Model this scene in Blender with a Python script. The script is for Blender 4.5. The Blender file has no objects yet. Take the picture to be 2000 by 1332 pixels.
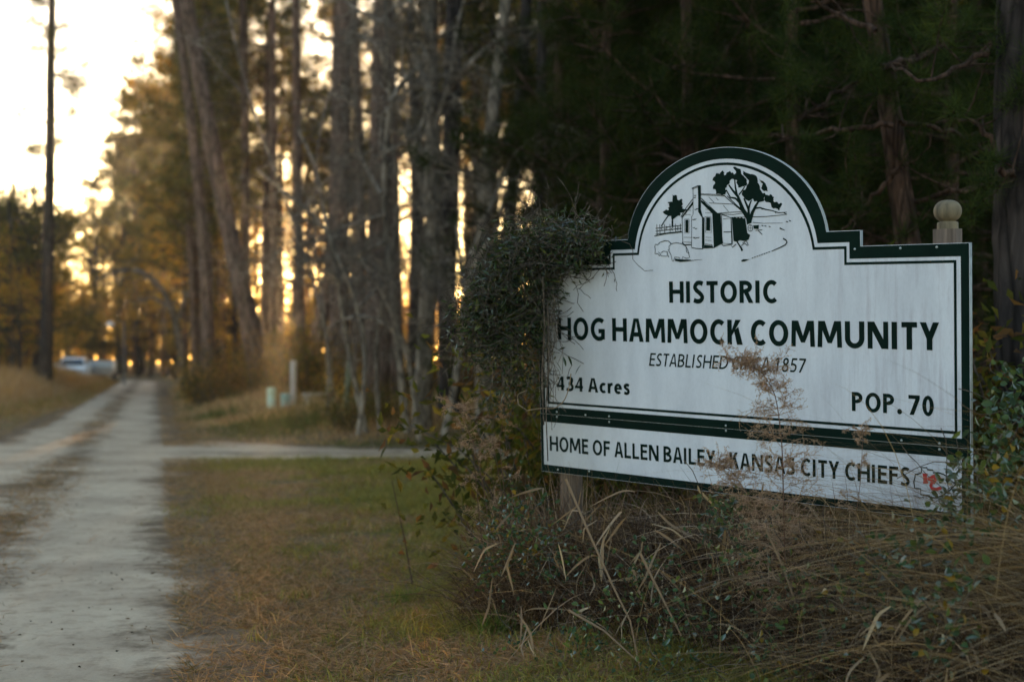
import bpy, math, random
import numpy as np
from mathutils import Vector, Matrix
R = math.radians
random.seed(7); rng = np.random.default_rng(7)
scene = bpy.context.scene
COL = scene.collection

# ------------------------------------------------------------------ camera, sky, sun, exposure
CAMH = 1.5; FPX = 2778.0; HOR = 705.0
cd = bpy.data.cameras.new('camera'); cam = bpy.data.objects.new('camera', cd); COL.objects.link(cam)
cam.location = (0, 0, CAMH); cam.rotation_euler = (R(90) + math.atan((HOR-666)/FPX), 0, 0)
cd.sensor_width = 36; cd.sensor_fit = 'HORIZONTAL'; cd.lens = FPX/2000*36
cd.clip_start = 0.05; cd.clip_end = 2000
cd.dof.use_dof = True; cd.dof.focus_distance = 6.15; cd.dof.aperture_fstop = 1.9
scene.camera = cam

SUN_EL = R(3.7); SUN_AZ = math.atan(-430/FPX)           # low behind the trunks, left of centre
sdir = Vector((math.sin(SUN_AZ)*math.cos(SUN_EL), math.cos(SUN_AZ)*math.cos(SUN_EL), math.sin(SUN_EL)))
W = bpy.data.worlds.new('World'); scene.world = W; W.use_nodes = True
wn = W.node_tree.nodes; wl = W.node_tree.links
bg = wn['Background']; sky = wn.new('ShaderNodeTexSky'); sky.sky_type = 'NISHITA'; sky.sun_disc = False
sky.sun_elevation = SUN_EL; sky.sun_rotation = SUN_AZ; sky.air_density = .8; sky.dust_density = .5; sky.ozone_density = .9
wl.new(sky.outputs[0], bg.inputs[0]); bg.inputs[1].default_value = 0.15
sl = bpy.data.lights.new('sun', 'SUN'); sl.energy = 5.0; sl.angle = R(0.6); sl.color = (1.0, 0.60, 0.26)
so = bpy.data.objects.new('sun', sl); COL.objects.link(so); so.rotation_euler = sdir.to_track_quat('Z', 'Y').to_euler(); so.location = (0, 0, 40)
scene.view_settings.view_transform = 'Standard'; scene.view_settings.look = 'None'
scene.view_settings.exposure = 2.5; scene.view_settings.gamma = 1.0; scene.view_settings.use_curve_mapping = False
scene.cycles.use_denoising = True
scene.cycles.max_bounces = 6; scene.cycles.transparent_max_bounces = 8
scene.cycles.sample_clamp_indirect = 8

# ------------------------------------------------------------------ materials
def newmat(name):
    m = bpy.data.materials.new(name); m.use_nodes = True
    nt = m.node_tree; b = nt.nodes['Principled BSDF']
    return m, nt, b
def N(nt, t, **kw):
    n = nt.nodes.new(t)
    for k, v in kw.items(): setattr(n, k, v)
    return n
def ramp(nt, fac, stops):
    r = N(nt, 'ShaderNodeValToRGB'); e = r.color_ramp.elements
    while len(e) < len(stops): e.new(0.5)
    for i, (p, c) in enumerate(stops): e[i].position = p; e[i].color = (*c, 1)
    nt.links.new(fac, r.inputs[0]); return r
def noise(nt, scale, detail=4, rough=.55, vec=None, dist=0):
    n = N(nt, 'ShaderNodeTexNoise'); n.inputs['Scale'].default_value = scale
    n.inputs['Detail'].default_value = detail; n.inputs['Roughness'].default_value = rough; n.inputs['Distortion'].default_value = dist
    if vec is not None: nt.links.new(vec, n.inputs['Vector'])
    return n
def objvec(nt, scale=(1, 1, 1)):
    tc = N(nt, 'ShaderNodeTexCoord'); mp = N(nt, 'ShaderNodeMapping'); mp.inputs['Scale'].default_value = scale
    nt.links.new(tc.outputs['Object'], mp.inputs[0]); return mp.outputs[0]
def mix(nt, fac, a, b, mode='MIX'):
    m = N(nt, 'ShaderNodeMix', data_type='RGBA', blend_type=mode)
    for s, v in ((m.inputs[0], fac), (m.inputs[6], a), (m.inputs[7], b)):
        if hasattr(v, 'links'): nt.links.new(v, s)
        elif isinstance(v, (int, float)): s.default_value = v
        else: s.default_value = (*v, 1)
    return m.outputs[2]
def bump(nt, b, h, strength=.5, dist=.02):
    bp = N(nt, 'ShaderNodeBump'); bp.inputs['Strength'].default_value = strength; bp.inputs['Distance'].default_value = dist
    nt.links.new(h, bp.inputs['Height']); nt.links.new(bp.outputs[0], b.inputs['Normal'])
def leafmat(name, transl=.35, rough=.6, gloss=0.0, randcol=.35):
    """colour comes from the per-leaf 'Col' attribute, lightly varied from object to object"""
    m, nt, b = newmat(name); nt.nodes.remove(b); out = nt.nodes['Material Output']
    a = N(nt, 'ShaderNodeAttribute', attribute_name='Col'); oi = N(nt, 'ShaderNodeObjectInfo')
    r = ramp(nt, oi.outputs['Random'], [(0, (1-randcol,)*3), (1, (1+randcol*.6, 1+randcol*.4, 1))])
    c = mix(nt, 1.0, a.outputs['Color'], r.outputs[0], 'MULTIPLY')
    d = N(nt, 'ShaderNodeBsdfDiffuse'); t = N(nt, 'ShaderNodeBsdfTranslucent'); mx = N(nt, 'ShaderNodeMixShader')
    mx.inputs[0].default_value = transl
    nt.links.new(c, d.inputs[0])
    tc = mix(nt, 1.0, c, (2.1, 1.5, .5), 'MULTIPLY'); nt.links.new(tc, t.inputs[0])
    nt.links.new(d.outputs[0], mx.inputs[1]); nt.links.new(t.outputs[0], mx.inputs[2])
    last = mx.outputs[0]
    if gloss > 0:
        g = N(nt, 'ShaderNodeBsdfGlossy'); g.inputs['Roughness'].default_value = rough; g.inputs[0].default_value = (1, 1, 1, 1)
        fr = N(nt, 'ShaderNodeFresnel'); fr.inputs[0].default_value = 1.4
        ml = N(nt, 'ShaderNodeMath', operation='MULTIPLY'); ml.inputs[1].default_value = gloss; nt.links.new(fr.outputs[0], ml.inputs[0])
        m2 = N(nt, 'ShaderNodeMixShader'); nt.links.new(ml.outputs[0], m2.inputs[0]); nt.links.new(last, m2.inputs[1]); nt.links.new(g.outputs[0], m2.inputs[2]); last = m2.outputs[0]
    nt.links.new(last, out.inputs['Surface']); return m
M_LEAF = leafmat('tree_leaf', .6)
M_NEEDLE = leafmat('pine_needle', .4, randcol=.3)
M_VINE = leafmat('vine_leaf', .25, .45, .12, .2)
M_GRASS = leafmat('grass_blade', .3, randcol=0)
M_STRAW = leafmat('dry_straw', .25, .6, .0, 0)

def barkmat(name, c1, c2, c3, sx=14, sz=2.2, bmp=.8):
    m, nt, b = newmat(name); v = objvec(nt, (sx, sx, sz))
    n1 = noise(nt, 1.0, 6, .65, v, .6)
    vo = N(nt, 'ShaderNodeTexVoronoi', feature='DISTANCE_TO_EDGE'); vo.inputs['Scale'].default_value = .9
    add = N(nt, 'ShaderNodeMix', data_type='VECTOR'); add.inputs[0].default_value = .35
    nt.links.new(v, add.inputs[4]); nt.links.new(n1.outputs['Color'], add.inputs[5]); nt.links.new(add.outputs[1], vo.inputs['Vector'])
    r = ramp(nt, n1.outputs[0], [(.3, c1), (.52, c2), (.72, c3)])
    e = ramp(nt, vo.outputs['Distance'], [(0, (.35,)*3), (.18, (1,)*3)])
    lg = noise(nt, .8, 3, .5, objvec(nt)); lr = ramp(nt, lg.outputs[0], [(.35, (.7, .72, .7)), (.65, (1.1, 1.05, 1))])
    c = mix(nt, 1.0, mix(nt, 1.0, r.outputs[0], e.outputs[0], 'MULTIPLY'), lr.outputs[0], 'MULTIPLY')
    nt.links.new(c, b.inputs['Base Color']); b.inputs['Roughness'].default_value = .95; b.inputs['Specular IOR Level'].default_value = .15
    bump(nt, b, e.outputs[0], bmp, .02); return m
M_BARK = barkmat('pine_bark', (.085, .048, .038), (.16, .10, .08), (.25, .17, .14))
M_BARKRED = barkmat('red_pine_bark', (.032, .017, .013), (.072, .040, .029), (.12, .073, .056), 22, 5)
M_BARKGREY = barkmat('grey_lichen_bark', (.13, .10, .082), (.24, .19, .155), (.36, .30, .255), 10, 4, .4)
M_BARKDARK = barkmat('dark_pine_bark', (.022, .017, .017), (.045, .034, .033), (.08, .062, .058), 16, 2.6)
M_TWIG = barkmat('twig_bark', (.07, .05, .04), (.13, .10, .08), (.2, .16, .13), 30, 30, .1)

def plain(name, col, rough=.6, var=.25, scale=8, metal=0, vec=(1, 1, 1), bmp=.1, spec=.4):
    m, nt, b = newmat(name); n = noise(nt, scale, 5, .6, objvec(nt, vec))
    lo = tuple(x*(1-var) for x in col); hi = tuple(min(1, x*(1+var)) for x in col)
    r = ramp(nt, n.outputs[0], [(.3, lo), (.7, hi)]); nt.links.new(r.outputs[0], b.inputs['Base Color'])
    b.inputs['Roughness'].default_value = rough; b.inputs['Metallic'].default_value = metal; b.inputs['Specular IOR Level'].default_value = spec
    bump(nt, b, n.outputs[0], bmp, .005); return m
M_GREEN = plain('sign_green_paint', (.002, .011, .008), .75, .3, 5, spec=.08)
M_EDGE = plain('board_edge', (.25, .26, .26), .7, .3, 30)
M_SCREW = plain('screw_steel', (.35, .37, .38), .4, .2, 60, .6)
M_POST = plain('post_timber', (.125, .083, .06), .85, .45, 6, vec=(9, 9, .6), bmp=.3)
M_BALL = plain('ball_timber', (.125, .095, .06), .8, .5, 5, vec=(7, 7, .8), bmp=.3)
M_RED = plain('sign_red_print', (.42, .02, .025), .5, .1)
def boardmat():
    m, nt, b = newmat('sign_white_board')
    f = noise(nt, 90, 3, .7, objvec(nt, (1, 1, .5))); f2 = noise(nt, 3, 4, .6, objvec(nt, (2.5, 1, .6)))
    sp = noise(nt, 260, 1, .5, objvec(nt))
    c = ramp(nt, f2.outputs[0], [(.3, (.52, .52, .59)), (.62, (.63, .63, .70))])
    g = ramp(nt, f.outputs[0], [(.3, (.93,)*3), (.6, (1,)*3)])
    s = ramp(nt, sp.outputs[0], [(.22, (.72, .70, .66)), (.32, (1,)*3)])
    # rain-washed grime low on the right and dark mildew beside the vine
    tc = N(nt, 'ShaderNodeTexCoord'); sx = N(nt, 'ShaderNodeSeparateXYZ'); nt.links.new(tc.outputs['Object'], sx.inputs[0])
    st = noise(nt, 5, 5, .65, objvec(nt, (6, 1, .5))); stn = ramp(nt, st.outputs[0], [(.48, (1, 1, 1)), (.75, (.72, .66, .68))])
    mr = N(nt, 'ShaderNodeMapRange'); mr.inputs[1].default_value = .2; mr.inputs[2].default_value = 1.0; nt.links.new(sx.outputs[0], mr.inputs[0])
    c1 = mix(nt, mr.outputs[0], (1, 1, 1), stn.outputs[0])
    mx = mix(nt, 1.0, mix(nt, 1.0, mix(nt, 1.0, c.outputs[0], g.outputs[0], 'MULTIPLY'), s.outputs[0], 'MULTIPLY'), c1, 'MULTIPLY')
    ml = N(nt, 'ShaderNodeMapRange'); ml.inputs[1].default_value = -.55; ml.inputs[2].default_value = -1.25; nt.links.new(sx.outputs[0], ml.inputs[0])
    mn = noise(nt, 4, 5, .7, objvec(nt)); mm = N(nt, 'ShaderNodeMath', operation='MULTIPLY'); nt.links.new(ml.outputs[0], mm.inputs[0]); nt.links.new(mn.outputs[0], mm.inputs[1])
    mx = mix(nt, mm.outputs[0], mx, (.30, .28, .24))
    nt.links.new(mx, b.inputs['Base Color']); b.inputs['Roughness'].default_value = .55; b.inputs['Specular IOR Level'].default_value = .3
    bump(nt, b, f.outputs[0], .05, .002); return m
M_BOARD = boardmat()

def groundmat():
    m, nt, b = newmat('forest_ground'); v = objvec(nt)
    n1 = noise(nt, .55, 6, .6, v); n2 = noise(nt, 9, 6, .7, v); n3 = noise(nt, 60, 3, .6, v)
    c = ramp(nt, n2.outputs[0], [(.3, (.11, .068, .04)), (.5, (.19, .12, .07)), (.7, (.27, .18, .11))])
    g = ramp(nt, n2.outputs[0], [(.3, (.09, .075, .03)), (.6, (.16, .14, .055))])
    f = ramp(nt, n1.outputs[0], [(.45, (0,)*3), (.62, (.85,)*3)])
    cc = mix(nt, f.outputs[0], c.outputs[0], g.outputs[0])
    nt.links.new(mix(nt, .35, cc, n3.outputs['Color'], 'SOFT_LIGHT'), b.inputs['Base Color'])
    b.inputs['Roughness'].default_value = 1; b.inputs['Specular IOR Level'].default_value = .05
    bump(nt, b, n2.outputs[0], .8, .03); return m
def sandmat(name, latx, laty, lo, hi, midc, midw):
    """pale sand wheel tracks; litter and thin turf on the crown between them and along the ragged edges"""
    m, nt, b = newmat(name); tc = N(nt, 'ShaderNodeTexCoord'); v = tc.outputs['Object']
    dp = N(nt, 'ShaderNodeVectorMath', operation='DOT_PRODUCT'); dp.inputs[1].default_value = (latx, laty, 0); nt.links.new(v, dp.inputs[0])
    w1 = noise(nt, .22, 6, .65, v); w2 = noise(nt, 1.7, 6, .75, v)
    def mth(op, a, bb):
        n = N(nt, 'ShaderNodeMath', operation=op)
        for s, x in ((n.inputs[0], a), (n.inputs[1], bb)):
            if hasattr(x, 'links'): nt.links.new(x, s)
            else: s.default_value = x
        return n.outputs[0]
    wob = mth('ADD', mth('MULTIPLY', mth('SUBTRACT', w1.outputs[0], .5), 1.7), mth('MULTIPLY', mth('SUBTRACT', w2.outputs[0], .5), 1.5))
    lat = mth('ADD', dp.outputs['Value'], wob)
    dm = mth('ABSOLUTE', mth('SUBTRACT', lat, midc), 0)
    mid = N(nt, 'ShaderNodeMapRange'); mid.interpolation_type = 'SMOOTHSTEP'; mid.inputs[1].default_value = midw*1.5; mid.inputs[2].default_value = midw*.4
    nt.links.new(dm, mid.inputs[0])
    ctr = (lo+hi)/2; hw = (hi-lo)/2
    de = mth('ABSOLUTE', mth('SUBTRACT', lat, ctr), 0)
    if name == 'track_sand':                        # the mouth of the track flares into the road
        sp0 = N(nt, 'ShaderNodeSeparateXYZ'); nt.links.new(v, sp0.inputs[0]); fl = N(nt, 'ShaderNodeMapRange'); fl.interpolation_type = 'SMOOTHSTEP'; fl.inputs[1].default_value = -2.2; fl.inputs[2].default_value = -6.2; fl.inputs[4].default_value = 2.0; nt.links.new(sp0.outputs[0], fl.inputs[0]); de = mth('SUBTRACT', de, fl.outputs[0])
        fd = N(nt, 'ShaderNodeMapRange'); fd.inputs[1].default_value = -4; fd.inputs[2].default_value = 5; fd.inputs[4].default_value = .55; nt.links.new(sp0.outputs[0], fd.inputs[0]); de = mth('ADD', de, fd.outputs[0])
    ed = N(nt, 'ShaderNodeMapRange'); ed.interpolation_type = 'SMOOTHSTEP'; ed.inputs[1].default_value = hw-.55; ed.inputs[2].default_value = hw-.12; nt.links.new(de, ed.inputs[0])
    edo = ed.outputs[0]
    if name == 'road_sand':
        sp_ = N(nt, 'ShaderNodeSeparateXYZ'); nt.links.new(v, sp_.inputs[0]); jd = mth('ABSOLUTE', mth('SUBTRACT', sp_.outputs[1], 23.4), 0)
        jm = N(nt, 'ShaderNodeMapRange'); jm.interpolation_type = 'SMOOTHSTEP'; jm.inputs[1].default_value = 1.3; jm.inputs[2].default_value = 3.2; nt.links.new(jd, jm.inputs[0]); edo = mth('MULTIPLY', edo, jm.outputs[0])
    mn = N(nt, 'ShaderNodeMapRange'); mn.inputs[1].default_value = .38; mn.inputs[2].default_value = .56; nt.links.new(noise(nt, .9, 6, .7, v).outputs[0], mn.inputs[0]); msk = mth('MAXIMUM', mth('MULTIPLY', mid.outputs[0], mn.outputs[0]), edo)
    n2 = noise(nt, 7, 6, .7, v); n3 = noise(nt, 40, 4, .7, v); n4 = noise(nt, .8, 5, .6, v)
    s = ramp(nt, n4.outputs[0], [(.3, (.38, .275, .19)), (.65, (.59, .445, .31))])
    s2 = ramp(nt, n2.outputs[0], [(.28, (.62, .58, .55)), (.5, (1, 1, 1))])
    s3 = ramp(nt, n3.outputs[0], [(.25, (.7, .66, .62)), (.42, (1, 1, 1))])
    sand = mix(nt, 1.0, mix(nt, 1.0, s.outputs[0], s2.outputs[0], 'MULTIPLY'), s3.outputs[0], 'MULTIPLY')
    lit = ramp(nt, n2.outputs[0], [(.3, (.09, .058, .035)), (.7, (.22, .145, .09))])
    nt.links.new(mix(nt, msk, sand, lit.outputs[0]), b.inputs['Base Color'])
    b.inputs['Roughness'].default_value = 1; b.inputs['Specular IOR Level'].default_value = .05
    bump(nt, b, n2.outputs[0], .6, .03); return m

# ------------------------------------------------------------------ mesh helpers
class MB:
    def __init__(s): s.v = []; s.t = []; s.c = []; s.n = 0
    def add(s, v, f, c=None):
        v = np.asarray(v, float).reshape(-1, 3); f = np.asarray(f, int)
        if len(v) == 0: return
        s.v.append(v); s.t.append(f+s.n)
        c = np.full((len(v), 3), .5) if c is None else np.broadcast_to(np.asarray(c, float), (len(v), 3))
        s.c.append(c); s.n += len(v)
    def box(s, x0, x1, y0, y1, z0, z1):
        v = [(x, y, z) for x in (x0, x1) for y in (y0, y1) for z in (z0, z1)]
        s.add(v, [(0, 1, 3, 2), (4, 6, 7, 5), (0, 4, 5, 1), (2, 3, 7, 6), (0, 2, 6, 4), (1, 5, 7, 3)])
    def tube(s, pts, rad, n=6, c=None, cap=False, ridge=0):
        P = np.asarray(pts, float); k = len(P); rad = np.broadcast_to(np.asarray(rad, float), (k,))
        T = np.gradient(P, axis=0); T /= np.linalg.norm(T, axis=1, keepdims=True)+1e-9
        up = np.array([0, 0, 1.]) if abs(T[0][2]) < .9 else np.array([1., 0, 0])
        A = np.cross(T, up); A /= np.linalg.norm(A, axis=1, keepdims=True)+1e-9; B = np.cross(T, A)
        th = np.linspace(0, 2*np.pi, n, endpoint=False)
        rr = rad[:, None]*np.ones((k, n))
        if ridge: rr = rr*(1+ridge*rng.normal(size=(k, n))*.6+ridge*np.sin(th*9+2*np.sin(np.arange(k)[:, None]*.4)))
        V = P[:, None]+rr[..., None]*(A[:, None]*np.cos(th)[None, :, None]+B[:, None]*np.sin(th)[None, :, None])
        i = np.arange(k-1)[:, None]*n; j = np.arange(n)[None]; jn = (j+1) % n
        F = np.stack([i+j, i+jn, i+n+jn, i+n+j], -1).reshape(-1, 4)
        s.add(V.reshape(-1, 3), F, c)
        if cap: s.add([P[-1]]+list(V[-1]), [(0, 1+a, 1+(a+1) % n) for a in range(n)], c)
    def lathe(s, prof, n=28, o=(0, 0, 0)):
        th = np.linspace(0, 2*np.pi, n, endpoint=False); k = len(prof)
        V = np.array([[(o[0]+r*math.cos(t), o[1]+r*math.sin(t), o[2]+z) for t in th] for r, z in prof])
        i = np.arange(k-1)[:, None]*n; j = np.arange(n)[None]; jn = (j+1) % n
        s.add(V.reshape(-1, 3), np.stack([i+j, i+jn, i+n+jn, i+n+j], -1).reshape(-1, 4))
    def mesh(s, name, mat, smooth=False):
        me = bpy.data.meshes.new(name)
        if not s.v: return me
        V = np.concatenate(s.v); C = np.concatenate(s.c)
        loops = np.concatenate([f.ravel() for f in s.t]); tot = np.concatenate([np.full(len(f), f.shape[1]) for f in s.t])
        me.vertices.add(len(V)); me.vertices.foreach_set('co', V.ravel())
        me.loops.add(len(loops)); me.loops.foreach_set('vertex_index', loops)
        me.polygons.add(len(tot)); me.polygons.foreach_set('loop_start', np.concatenate([[0], np.cumsum(tot)[:-1]])); me.polygons.foreach_set('loop_total', tot)
        if smooth: me.polygons.foreach_set('use_smooth', np.ones(len(tot), bool))
        at = me.color_attributes.new('Col', 'FLOAT_COLOR', 'POINT'); at.data.foreach_set('color', np.concatenate([C, np.ones((len(C), 1))], 1).ravel())
        me.materials.append(mat); me.update(calc_edges=True); me.validate(); return me
    def build(s, name, mat, parent=None, smooth=False, loc=None):
        return link(name, s.mesh(name, mat, smooth), parent, loc)
def link(name, me, parent=None, loc=None):
    o = bpy.data.objects.new(name, me); COL.objects.link(o)
    if parent: o.parent = parent
    if loc is not None: o.location = loc
    return o
def thing(name, label, cat, loc=(0, 0, 0), rz=0, group=None):
    o = bpy.data.objects.new(name, None); COL.objects.link(o); o.location = loc; o.rotation_euler = (0, 0, rz); o.empty_display_size = .2
    return tag(o, label, cat, group)
def tag(o, label=None, cat=None, group=None, kind=None):
    if label: o['label'] = label
    if cat: o['category'] = cat
    if group: o['group'] = group
    if kind: o['kind'] = kind
    return o
def copy_tree(o, label=None, parent=None):
    c = o.copy(); COL.objects.link(c); c.parent = parent
    if label: c['label'] = label
    for ch in [x for x in KIDS.get(o.name, [])]: copy_tree(ch, None, c)
    return c
KIDS = {}
def reg(root):                                      # children registered so that copies need no scene search
    KIDS[root.name] = [x for x in COL.objects if x.parent == root]
    for c in KIDS[root.name]: reg(c)
def P(px, py, Y): return np.array([(px-1000)/FPX*Y, Y, CAMH+(HOR-py)/FPX*Y])
def unit(v): return v/(np.linalg.norm(v, axis=-1, keepdims=True)+1e-9)
def rdir(n): return unit(rng.normal(size=(n, 3)))

def leaves(mb, c, d, L, Wd, col, fold=.25, oval=False):
    """diamond or six-sided leaves, folded on the midrib"""
    n = len(c); d = unit(d); s = unit(np.cross(d, rdir(n))); u = np.cross(s, d)
    L = np.broadcast_to(L, (n,))[:, None]; Wd = np.broadcast_to(Wd, (n,))[:, None]
    if oval:
        V = np.stack([c, c+d*L*.3+s*Wd*.45+u*Wd*fold, c+d*L*.65+s*Wd*.4+u*Wd*fold, c+d*L-u*L*.1, c+d*L*.65-s*Wd*.4+u*Wd*fold, c+d*L*.3-s*Wd*.45+u*Wd*fold], 1)
        F = (np.arange(n)[:, None, None]*6+np.array([[0, 1, 2, 3], [0, 3, 4, 5]])).reshape(-1, 4); k = 6
    else:
        V = np.stack([c, c+d*L*.45+s*Wd*.5+u*Wd*fold, c+d*L-u*L*.08, c+d*L*.45-s*Wd*.5+u*Wd*fold], 1)
        F = (np.arange(n)[:, None, None]*4+np.array([[0, 1, 2], [0, 2, 3]])).reshape(-1, 3); k = 4
    mb.add(V.reshape(-1, 3), F, np.repeat(np.broadcast_to(col, (n, 3)), k, 0))
def needles(mb, c, d, L, w, col):
    n = len(c); s = unit(np.cross(d, rdir(n))); L = np.broadcast_to(L, (n,))[:, None]
    V = np.stack([c-s*w/2, c+s*w/2, c+d*L], 1)
    mb.add(V.reshape(-1, 3), np.arange(n*3).reshape(-1, 3), np.repeat(np.broadcast_to(col, (n, 3)), 3, 0))
def blades(mb, base, d, L, w, bend, col, seg=3):
    """tapering grass blades that arch over"""
    n = len(base); L = np.broadcast_to(L, (n,))[:, None]; w = np.broadcast_to(w, (n,))[:, None]; bend = np.broadcast_to(bend, (n,))[:, None]
    hd = rng.normal(size=(n, 3)); hd[:, 2] = 0; hd = unit(hd); hd = np.where(np.abs(d[:, :1])+np.abs(d[:, 1:2]) > .25, unit(d*[1, 1, 0]), hd)
    s = unit(np.cross(d, hd+[0, 0, .01])+rng.normal(size=(n, 3))*.35)
    pts = []
    for i in range(seg+1):
        t = i/seg; q = base+d*L*t+hd*L*bend*t*t*.6-np.array([0, 0, 1.])*L*bend*t**2.2*.65
        ww = w*(1-t**1.6)*.5+.0003
        if i < seg: pts += [q-s*ww, q+s*ww]
        else: pts += [q]
    k = 2*seg+1; V = np.stack(pts, 1)
    o = np.arange(n)[:, None, None]*k
    if seg > 1:
        q = np.array([[2*i, 2*i+1, 2*i+3, 2*i+2] for i in range(seg-1)]); mb.add(V.reshape(-1, 3), (o+q).reshape(-1, 4), np.repeat(np.broadcast_to(col, (n, 3)), k, 0))
        b0 = mb.n-len(V)*k; mb.t.append((o+np.array([[2*seg-2, 2*seg-1, 2*seg]])).reshape(-1, 3)+b0)
    else: mb.add(V.reshape(-1, 3), (o+np.array([[0, 1, 2]])).reshape(-1, 3), np.repeat(np.broadcast_to(col, (n, 3)), k, 0))
def pick(pal, n, var=.25):
    pal = np.array(pal); c = pal[rng.integers(0, len(pal), n)]; return c*(1+rng.uniform(-var, var, (n, 1)))
def wander(p, d, L, k, j, up=0.0):
    pts = [np.array(p, float)]; d = np.array(d, float)
    for i in range(k):
        d = d+rng.normal(size=3)*j+np.array([0, 0, up]); d /= np.linalg.norm(d); pts.append(pts[-1]+d*L/k)
    return np.array(pts), d

# value noise for patches
_g = rng.random((64, 64))
def vn(x, y, s=1.0):
    x = np.asarray(x)*s+100; y = np.asarray(y)*s+100; xi = np.floor(x).astype(int); yi = np.floor(y).astype(int); fx = x-xi; fy = y-yi
    fx = fx*fx*(3-2*fx); fy = fy*fy*(3-2*fy); g = lambda a, b: _g[a % 64, b % 64]
    return (g(xi, yi)*(1-fx)+g(xi+1, yi)*fx)*(1-fy)+(g(xi, yi+1)*(1-fx)+g(xi+1, yi+1)*fx)*fy
LX, LY = .970, .2425                                # across-road direction: lateral = x*LX + y*LY
def lat(x, y): return np.asarray(x)*LX+np.asarray(y)*LY
def trackz(x): return 23.2-.055*(np.asarray(x)+3.0)   # centre line of the side track
def gh(x, y):
    x = np.asarray(x, float); y = np.asarray(y, float); l = lat(x, y)
    off = np.clip((np.abs(l+1.2)-1.5)/3, 0, 1); ds = np.clip((np.abs(y-trackz(x))-1.6)/3, 0, 1)*1.0
    ds = np.where(l < -1, 1, ds)
    h = off*ds*(.05+.10*vn(x, y, .35)+.04*vn(x, y, 1.3))
    h = h+off*np.clip((y-26)/20, 0, 1)*.22
    h = h+.22*np.exp(-(((x-1.0)*.9)**2+((y-6.2)*.8)**2)/1.6)
    return h

# ------------------------------------------------------------------ ground, road, track
xs = np.unique(np.concatenate([np.linspace(-400, -60, 14), np.linspace(-60, -14, 60), np.linspace(-14, 12, 150), np.linspace(12, 60, 50), np.linspace(60, 400, 14)]))
ys = np.unique(np.concatenate([np.linspace(-60, 2, 14), np.linspace(2, 30, 160), np.linspace(30, 120, 120), np.linspace(120, 650, 20)]))
X, Y = np.meshgrid(xs, ys, indexing='ij'); Z = gh(X, Y)-.006; ny = len(ys)
ii = np.arange(len(xs)-1)[:, None]*ny; jj = np.arange(ny-1)[None]
g = MB(); g.add(np.stack([X, Y, Z], -1).reshape(-1, 3), np.stack([ii+jj, ii+ny+jj, ii+ny+jj+1, ii+jj+1], -1).reshape(-1, 4))
tag(g.build('ground', groundmat(), smooth=True), kind='structure')

def ribbon(name, ctr, half, mat, off, cross):
    mb = MB(); k = len(ctr); w = np.linspace(-1, 1, 9)
    fl = 1.7*np.clip((-2.0-ctr[:, 0])/4.2, 0, 1)**1.5 if name == 'side_track' else 0; jl = half*(1+.10*(rng.random(k)-.5))+fl; jr = half*(1+.10*(rng.random(k)-.5))+fl; vs = []
    for i in range(k):
        hw = np.where(w < 0, jl[i], jr[i]); q = ctr[i][None]+cross[i][None]*(w*hw)[:, None]
        z = gh(q[:, 0], q[:, 1])+off; z = np.maximum(z, gh(q[:, 0], q[:, 1])+.001); vs.append(np.column_stack([q, z]))
    n = 9; i = np.arange(k-1)[:, None]*n; j = np.arange(n-1)[None]
    mb.add(np.concatenate(vs), np.stack([i+j, i+j+1, i+n+j+1, i+n+j], -1).reshape(-1, 4))
    return tag(mb.build(name, mat, smooth=True), kind='structure')
t = np.concatenate([np.linspace(-10, 40, 250), np.linspace(40.5, 128, 150)])
ax = np.array([-LY, LX]); cr = np.array([LX, LY]); bow = np.where(t > 95, (t-95)**2*.006, 0)
ctr = cr[None]*(-1.22)+ax[None]*t[:, None]-cr[None]*bow[:, None]
ribbon('dirt_road', ctr, 1.75, sandmat('road_sand', LX, LY, -2.80, .32, -1.32, .30), .009, np.repeat(cr[None], len(t), 0))
tx = np.linspace(-6.4, 16, 200); c2 = np.column_stack([tx, trackz(tx)])
th = np.array([.055, 1.0]); th /= np.linalg.norm(th)
ribbon('side_track', c2, 1.55, sandmat('track_sand', .055, 1.0, 23.035-1.55, 23.035+1.4, 23.0, .22), .004, np.repeat(th[None], len(tx), 0))

# ------------------------------------------------------------------ the sign
SM = Matrix(((0.69156, 0.72198, -0.02211), (-0.72164, 0.68924, -0.06473), (-0.0315, 0.06072, 0.99766)))
SO = Vector((0.98546, 6.5649, 1.59315))
pt = math.atan((HOR-666)/FPX); cF = Vector((0, math.cos(pt), math.sin(pt))); cU = Vector((0, -math.sin(pt), math.cos(pt))); cR = Vector((1, 0, 0))
def S(px, py):                                      # where a measured point of the sign's face lies, in the sign's own plane
    d = cF+cR*((px-1000)/FPX)-cU*((py-666)/FPX); nrm = SM.col[1]; c = Vector((0, 0, CAMH))
    X = c+d*((SO-c).dot(nrm)/d.dot(nrm)); q = SM.transposed() @ (X-SO); return (q.x, q.z)
sign = thing('community_sign', 'large white and dark green arched sign on timber posts, vine over its left end', 'sign')
sign.matrix_world = Matrix.Translation(SO) @ SM.to_4x4()
def sheet(mb, polys, y):                            # triangulated flat print
    import mathutils
    for p in polys:
        tr = mathutils.geometry.tessellate_polygon([[Vector((a, 0, b)) for a, b in p]])
        mb.add([(a, y, b) for a, b in p], np.array(tr))
def outline(side, top, sx, sh, aw, apex, bot, cx=-.018, sxl=None):
    pts = [(-side, bot), (-side, top), (cx-sx, top), (cx-sx, sh)]
    cy = sh-.053; b = apex-cy; a = aw/math.sqrt(1-(.053/b)**2)
    t0 = math.asin(.053/b)
    for i in range(41):
        tt = math.pi-t0-(math.pi-2*t0)*i/40; pts.append((cx+a*math.cos(tt), cy+b*math.sin(tt)))
    return pts+[(cx+sx, sh), (cx+sx, top), (side, top), (side, bot)]
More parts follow.
